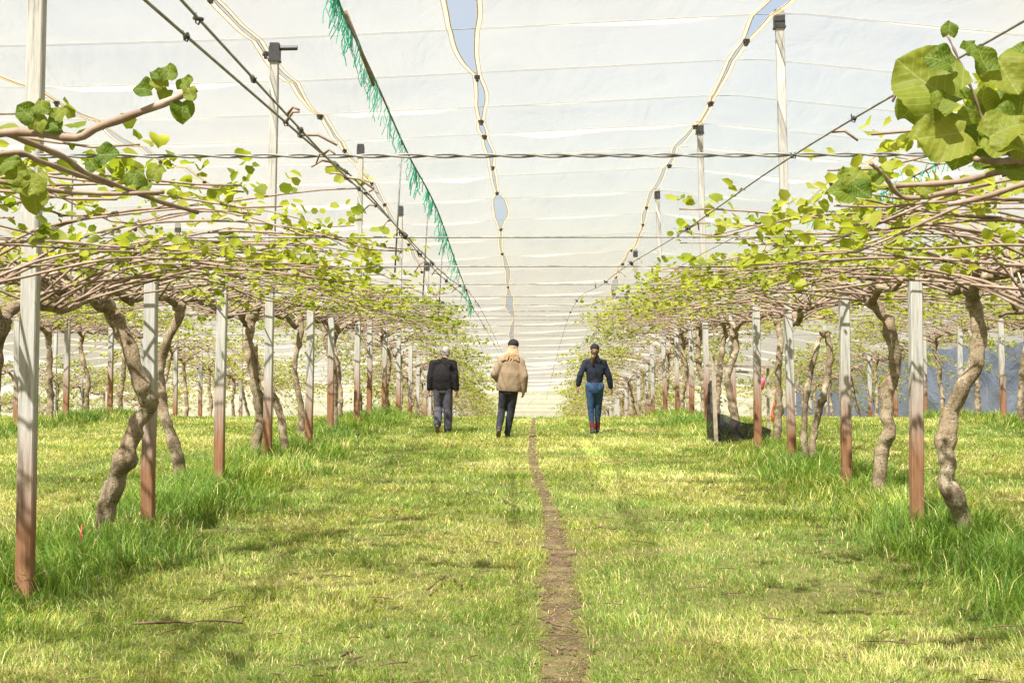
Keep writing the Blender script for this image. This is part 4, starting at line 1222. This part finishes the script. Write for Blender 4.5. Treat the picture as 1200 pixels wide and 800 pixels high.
def person(name_label, x, d, rz, sc, J, outfit):
    rt = empty('person', (x, d, Gx(x, d) + J.get('lift', 0.0)), rz)
    rt.rotation_euler = (0, J.get('lean', 0.0), rz); rt.scale = (sc, sc, sc)
    hd = Vector(J['head']); nk = Vector(J['neck'])
    def legs(bm, r, J=J):
        for s in ('l', 'r'):
            h, k, a = J['hip_' + s], J['knee_' + s], J['ank_' + s]
            capsule(bm, h, r[0], k, r[1]); capsule(bm, k, r[1] * .97, Vector(k).lerp(Vector(a), .35), r[2]); capsule(bm, Vector(k).lerp(Vector(a), .35), r[2], a, r[3])
    def arms(bm, r, end=1.0):
        for s in ('l', 'r'):
            sh, el, wr = Vector(J['sho_' + s]), Vector(J['elb_' + s]), Vector(J['wri_' + s])
            capsule(bm, sh, r[0], el, r[1]); capsule(bm, el, r[1], el.lerp(wr, end), r[2])
    def body(bm):
        ellipsoid(bm, hd, (.074, .094, .112)); ellipsoid(bm, hd + Vector((0, .03, -.055)), (.055, .062, .062))
        ellipsoid(bm, hd + Vector((0, .098, -.015)), (.014, .022, .022))               # nose
        ellipsoid(bm, hd + Vector((0, .083, -.058)), (.026, .016, .012))               # mouth
        ellipsoid(bm, hd + Vector((0, .082, .022)), (.05, .016, .012))                 # brow
        for sx in (-1, 1): ellipsoid(bm, hd + Vector((sx * .077, -.002, -.008)), (.012, .022, .033))
        capsule(bm, nk + Vector((0, -.012, -.07)), .062, hd + Vector((0, -.012, -.05)), .052)
        capsule(bm, (0, 0, .96), .125, (0, -.005, 1.12), .115, .68); capsule(bm, (0, -.005, 1.12), .115, nk + Vector((0, 0, -.20)), .135, .60)
        for s in ('l', 'r'): capsule(bm, nk + Vector((0, 0, -.09)), .06, J['sho_' + s], .055)
        legs(bm, (.082, .055, .054, .038)); arms(bm, (.047, .038, .027))
        for s, sg in (('l', -1), ('r', 1)):
            wr, el = Vector(J['wri_' + s]), Vector(J['elb_' + s])
            hand(bm, wr, wr - el + Vector((0, 0, -.12)), sg)
            capsule(bm, J['ank_' + s], .035, Vector(J['toe_' + s]), .03)
    b = blob('body', body, 'skin', rt, 0.0075, 2)
    for sx in (-1, 1):
        bm = bmesh.new(); ellipsoid(bm, hd + Vector((sx * .031, .083, .003)), (.012, .008, .008)); me = bpy.data.meshes.new('eye'); bm.to_mesh(me); bm.free(); me.materials.append(M['eye']); inst('eye', me, rt)
    outfit(rt, J, legs, arms, hd, nk)
    for s in ('l', 'r'):
        a, t, hl = Vector(J['ank_' + s]), Vector(J['toe_' + s]), Vector(J['heel_' + s])
        def shoe(bm):
            capsule(bm, hl, .040, t, .042, 1.0); capsule(bm, a + (hl - a) * .2, .05, (hl + t) / 2, .042); capsule(bm, t, .042, t + (t - hl) * .12, .034)
        so = blob('shoe', shoe, 'shoe', rt, .010, 3)
        dn = (t - hl).normalized().cross(Vector((1, 0, 0)))
        if dn.z > 0: dn = -dn
        if abs(dn.z) < .3 and dn.y > 0: dn = -dn
        mb = MB()
        V, F = [], []
        n = 14
        c = (hl + t) / 2 + (t - hl) * .06; la = (t - hl) * .78; wa = Vector((.044, 0, 0))
        for zz in (.030, .048):
            for i in range(n): V.append(c + la * math.cos(2 * PI * i / n) * 1.0 + wa * math.sin(2 * PI * i / n) + dn * zz)
        for i in range(n): F.append((i, (i + 1) % n, n + (i + 1) % n, n + i))
        F.append(tuple(range(n))); F.append(tuple(range(n, 2 * n)))
        sl = mesh_obj('sole', V, F, M['sole'], so, False)
    return tag(rt, name_label, 'person')
def torso(bm, z0, z1, rb, rm, rs, J, nk, fy=.72, hem=None):
    capsule(bm, (0, 0, z0 + rb * .25), rb, (0, -.01, (z0 + z1) / 2), rm, fy)
    capsule(bm, (0, -.01, (z0 + z1) / 2), rm, nk + Vector((0, -.01, -.20)), rs, fy)
    for s in ('l', 'r'):
        capsule(bm, nk + Vector((0, -.01, -.075)), .070, J['sho_' + s], .066); capsule(bm, nk + Vector((0, -.01, -.18)), .11, Vector(J['sho_' + s]) + Vector((0, 0, -.09)), .070)
def trousers(mat, top=1.0, r=(.105, .078, .074, .062), seat=.150, end=1.0):
    def f(rt, J, legs):
        J2_ = dict(J)
        for q in 'lr': J2_['ank_' + q] = Vector(J['knee_' + q]).lerp(Vector(J['ank_' + q]), end)
        def t(bm):
            legs(bm, r, J2_); capsule(bm, (0, -.005, .90), seat, (0, 0, top), seat * .93, .80)
            for sx in (-1, 1): ellipsoid(bm, (sx * .068, -.045, .90), (.076, .068, .09))
        return blob('trousers', t, mat, rt, .012, 4, wob=.007)
    return f
# --- man in the black jacket
J1 = dict(head=(.05, .13, 1.60), neck=(.02, .05, 1.49), hip_l=(-.088, 0, .92), knee_l=(-.10, .10, .50), ank_l=(-.095, -.20, .20), heel_l=(-.095, -.25, .175), toe_l=(-.09, -.145, .055),
          hip_r=(.088, 0, .92), knee_r=(.095, .05, .50), ank_r=(.095, .06, .10), heel_r=(.095, .02, .045), toe_r=(.105, .20, .045),
          sho_l=(-.20, -.01, 1.385), elb_l=(-.245, -.05, 1.12), wri_l=(-.265, -.01, .885), sho_r=(.21, -.01, 1.385), elb_r=(.25, -.05, 1.12), wri_r=(.265, -.01, .875))
def fit1(rt, J, legs, arms, hd, nk):
    trousers('worktrousers', 1.0, (.112, .090, .088, .080), .138)(rt, J, legs)
    def tail(bm): capsule(bm, (0, 0, .86), .158, (0, 0, .98), .150, .74)
    blob('shirt', tail, 'shirttail', rt, .012, 4, cut=.80, wob=.006)
    def jk(bm):
        torso(bm, .90, 1.40, .226, .228, .195, J, nk, .60); arms(bm, (.074, .068, .060), .97)
        capsule(bm, nk + Vector((0, -.015, -.07)), .072, nk + Vector((0, -.005, -.035)), .066)
    blob('jacket', jk, 'jacketblack', rt, .012, 12, cut=.85, wob=.006)
    def hr(bm): ellipsoid(bm, hd + Vector((0, -.022, .028)), (.083, .092, .098)); ellipsoid(bm, hd + Vector((0, -.055, -.03)), (.068, .05, .06))
    blob('hair', hr, 'greyhair', rt, .009, 2, wob=.006)
person('man with short grey hair in a black jacket walking away with head bowed', P(519, 500, 28).x, 28.0, 0.0, 1.0, J1, fit1)
# --- person with long fair hair in the beige jacket
J2 = dict(head=(.02, .03, 1.645), neck=(.01, 0, 1.515), hip_l=(-.085, 0, .93), knee_l=(-.10, .08, .51), ank_l=(-.12, -.20, .19), heel_l=(-.12, -.25, .165), toe_l=(-.12, -.15, .05),
          hip_r=(.085, 0, .93), knee_r=(.065, .09, .51), ank_r=(.03, .12, .10), heel_r=(.03, .08, .045), toe_r=(.05, .26, .045),
          sho_l=(-.175, 0, 1.40), elb_l=(-.275, -.06, 1.14), wri_l=(-.20, .16, 1.04), sho_r=(.18, 0, 1.40), elb_r=(.265, -.05, 1.14), wri_r=(.265, .03, .90), lean=0.075)
def fit2(rt, J, legs, arms, hd, nk):
    trousers('charcoal', 1.0, (.102, .074, .070, .056))(rt, J, legs)
    def tail(bm): capsule(bm, (0, 0, .87), .165, (0, 0, .98), .155, .74)
    blob('shirt', tail, 'shirtblack', rt, .012, 4, cut=.81, wob=.006)
    def jk(bm):
        torso(bm, .88, 1.40, .236, .222, .180, J, nk, .60); arms(bm, (.072, .070, .064), 1.04)
        capsule(bm, nk + Vector((0, -.02, -.05)), .08, nk + Vector((0, -.01, .01)), .072)
    blob('jacket', jk, 'beige', rt, .012, 12, cut=.855, wob=.006)
    def hr(bm):
        ellipsoid(bm, hd + Vector((0, -.02, .01)), (.088, .098, .105))
        for k in range(15):
            a = -1.15 + 2.3 * k / 14; sd = random.Random(k)
            s = hd + Vector((math.sin(a) * .07, -.05 - .035 * math.cos(a), -.02)); e = s + Vector((math.sin(a) * .085 - .015 - sd.uniform(0, .05) * (k < 6), -.045, -.17 - sd.uniform(0, .07)))
            capsule(bm, s, .026, s.lerp(e, .5) + Vector((0, -.02, 0)), .022); capsule(bm, s.lerp(e, .5) + Vector((0, -.02, 0)), .022, e, .010)
    blob('hair', hr, 'blondhair', rt, .009, 1, wob=.006)
    def cp(bm): ellipsoid(bm, hd + Vector((0, -.005, .062)), (.102, .114, .092)); ellipsoid(bm, hd + Vector((0, .12, .045)), (.068, .075, .012))
    blob('cap', cp, 'capblack', rt, .009, 2)
person('person with long fair hair, black cap and beige jacket walking in the middle', P(592, 500, 26.6).x, 26.6, 0.0, 1.04, J2, fit2)
# --- woman in the navy sweatshirt
J3 = dict(head=(0, .03, 1.625), neck=(.005, 0, 1.50), hip_l=(-.088, 0, .94), knee_l=(-.075, .06, .50), ank_l=(-.045, .0, .12), heel_l=(-.045, -.05, .06), toe_l=(-.05, .12, .045),
          hip_r=(.088, 0, .94), knee_r=(.070, .12, .52), ank_r=(.06, .20, .13), heel_r=(.06, .17, .07), toe_r=(.065, .33, .06),
          sho_l=(-.18, 0, 1.40), elb_l=(-.29, -.09, 1.15), wri_l=(-.325, -.07, .97), sho_r=(.18, 0, 1.40), elb_r=(.27, .02, 1.14), wri_r=(.32, .08, .92))
def fit3(rt, J, legs, arms, hd, nk):
    trousers('denim', 1.02, (.100, .070, .064, .048), .150, .74)(rt, J, legs)
    def jk(bm):
        torso(bm, 1.05, 1.40, .170, .180, .165, J, nk, .66); arms(bm, (.060, .062, .052), .92)
        for s in ('l', 'r'): capsule(bm, Vector(J['elb_' + s]).lerp(Vector(J['wri_' + s]), .45), .062, Vector(J['elb_' + s]).lerp(Vector(J['wri_' + s]), .7), .056)
        capsule(bm, nk + Vector((0, -.025, -.09)), .088, nk + Vector((0.01, -.012, .01)), .072)
    blob('sweatshirt', jk, 'navy', rt, .012, 7, wob=.006)
    def bd(bm): capsule(bm, (0, -.005, 1.03), .138, (0, -.005, 1.05), .138, .78)
    blob('waistband', bd, 'shirtblack', rt, .012, 2)
    for s in ('l', 'r'):
        a = Vector(J['ank_' + s]); k = Vector(J['knee_' + s])
        def sk(bm): capsule(bm, a + Vector((0, 0, -.02)), .050, a.lerp(k, .32), .050)
        blob('sock', sk, 'sock', rt, .010, 2)
    def hr(bm):
        ellipsoid(bm, hd + Vector((0, -.02, .005)), (.083, .096, .10))
        capsule(bm, hd + Vector((-.01, -.105, -.02)), .036, hd + Vector((-.035, -.13, -.12)), .05); capsule(bm, hd + Vector((-.035, -.13, -.12)), .05, hd + Vector((-.055, -.115, -.24)), .022)
    blob('hair', hr, 'brownhair', rt, .009, 1, wob=.006)
    def cp(bm): ellipsoid(bm, hd + Vector((0, -.005, .06)), (.092, .106, .083)); ellipsoid(bm, hd + Vector((0, .12, .04)), (.066, .075, .012))
    blob('cap', cp, 'capblack', rt, .009, 2)
person('woman with a brown ponytail in a navy sweatshirt and blue jeans walking on the right', P(697, 500, 27.6).x, 27.6, 0.0, 1.0, J3, fit3)
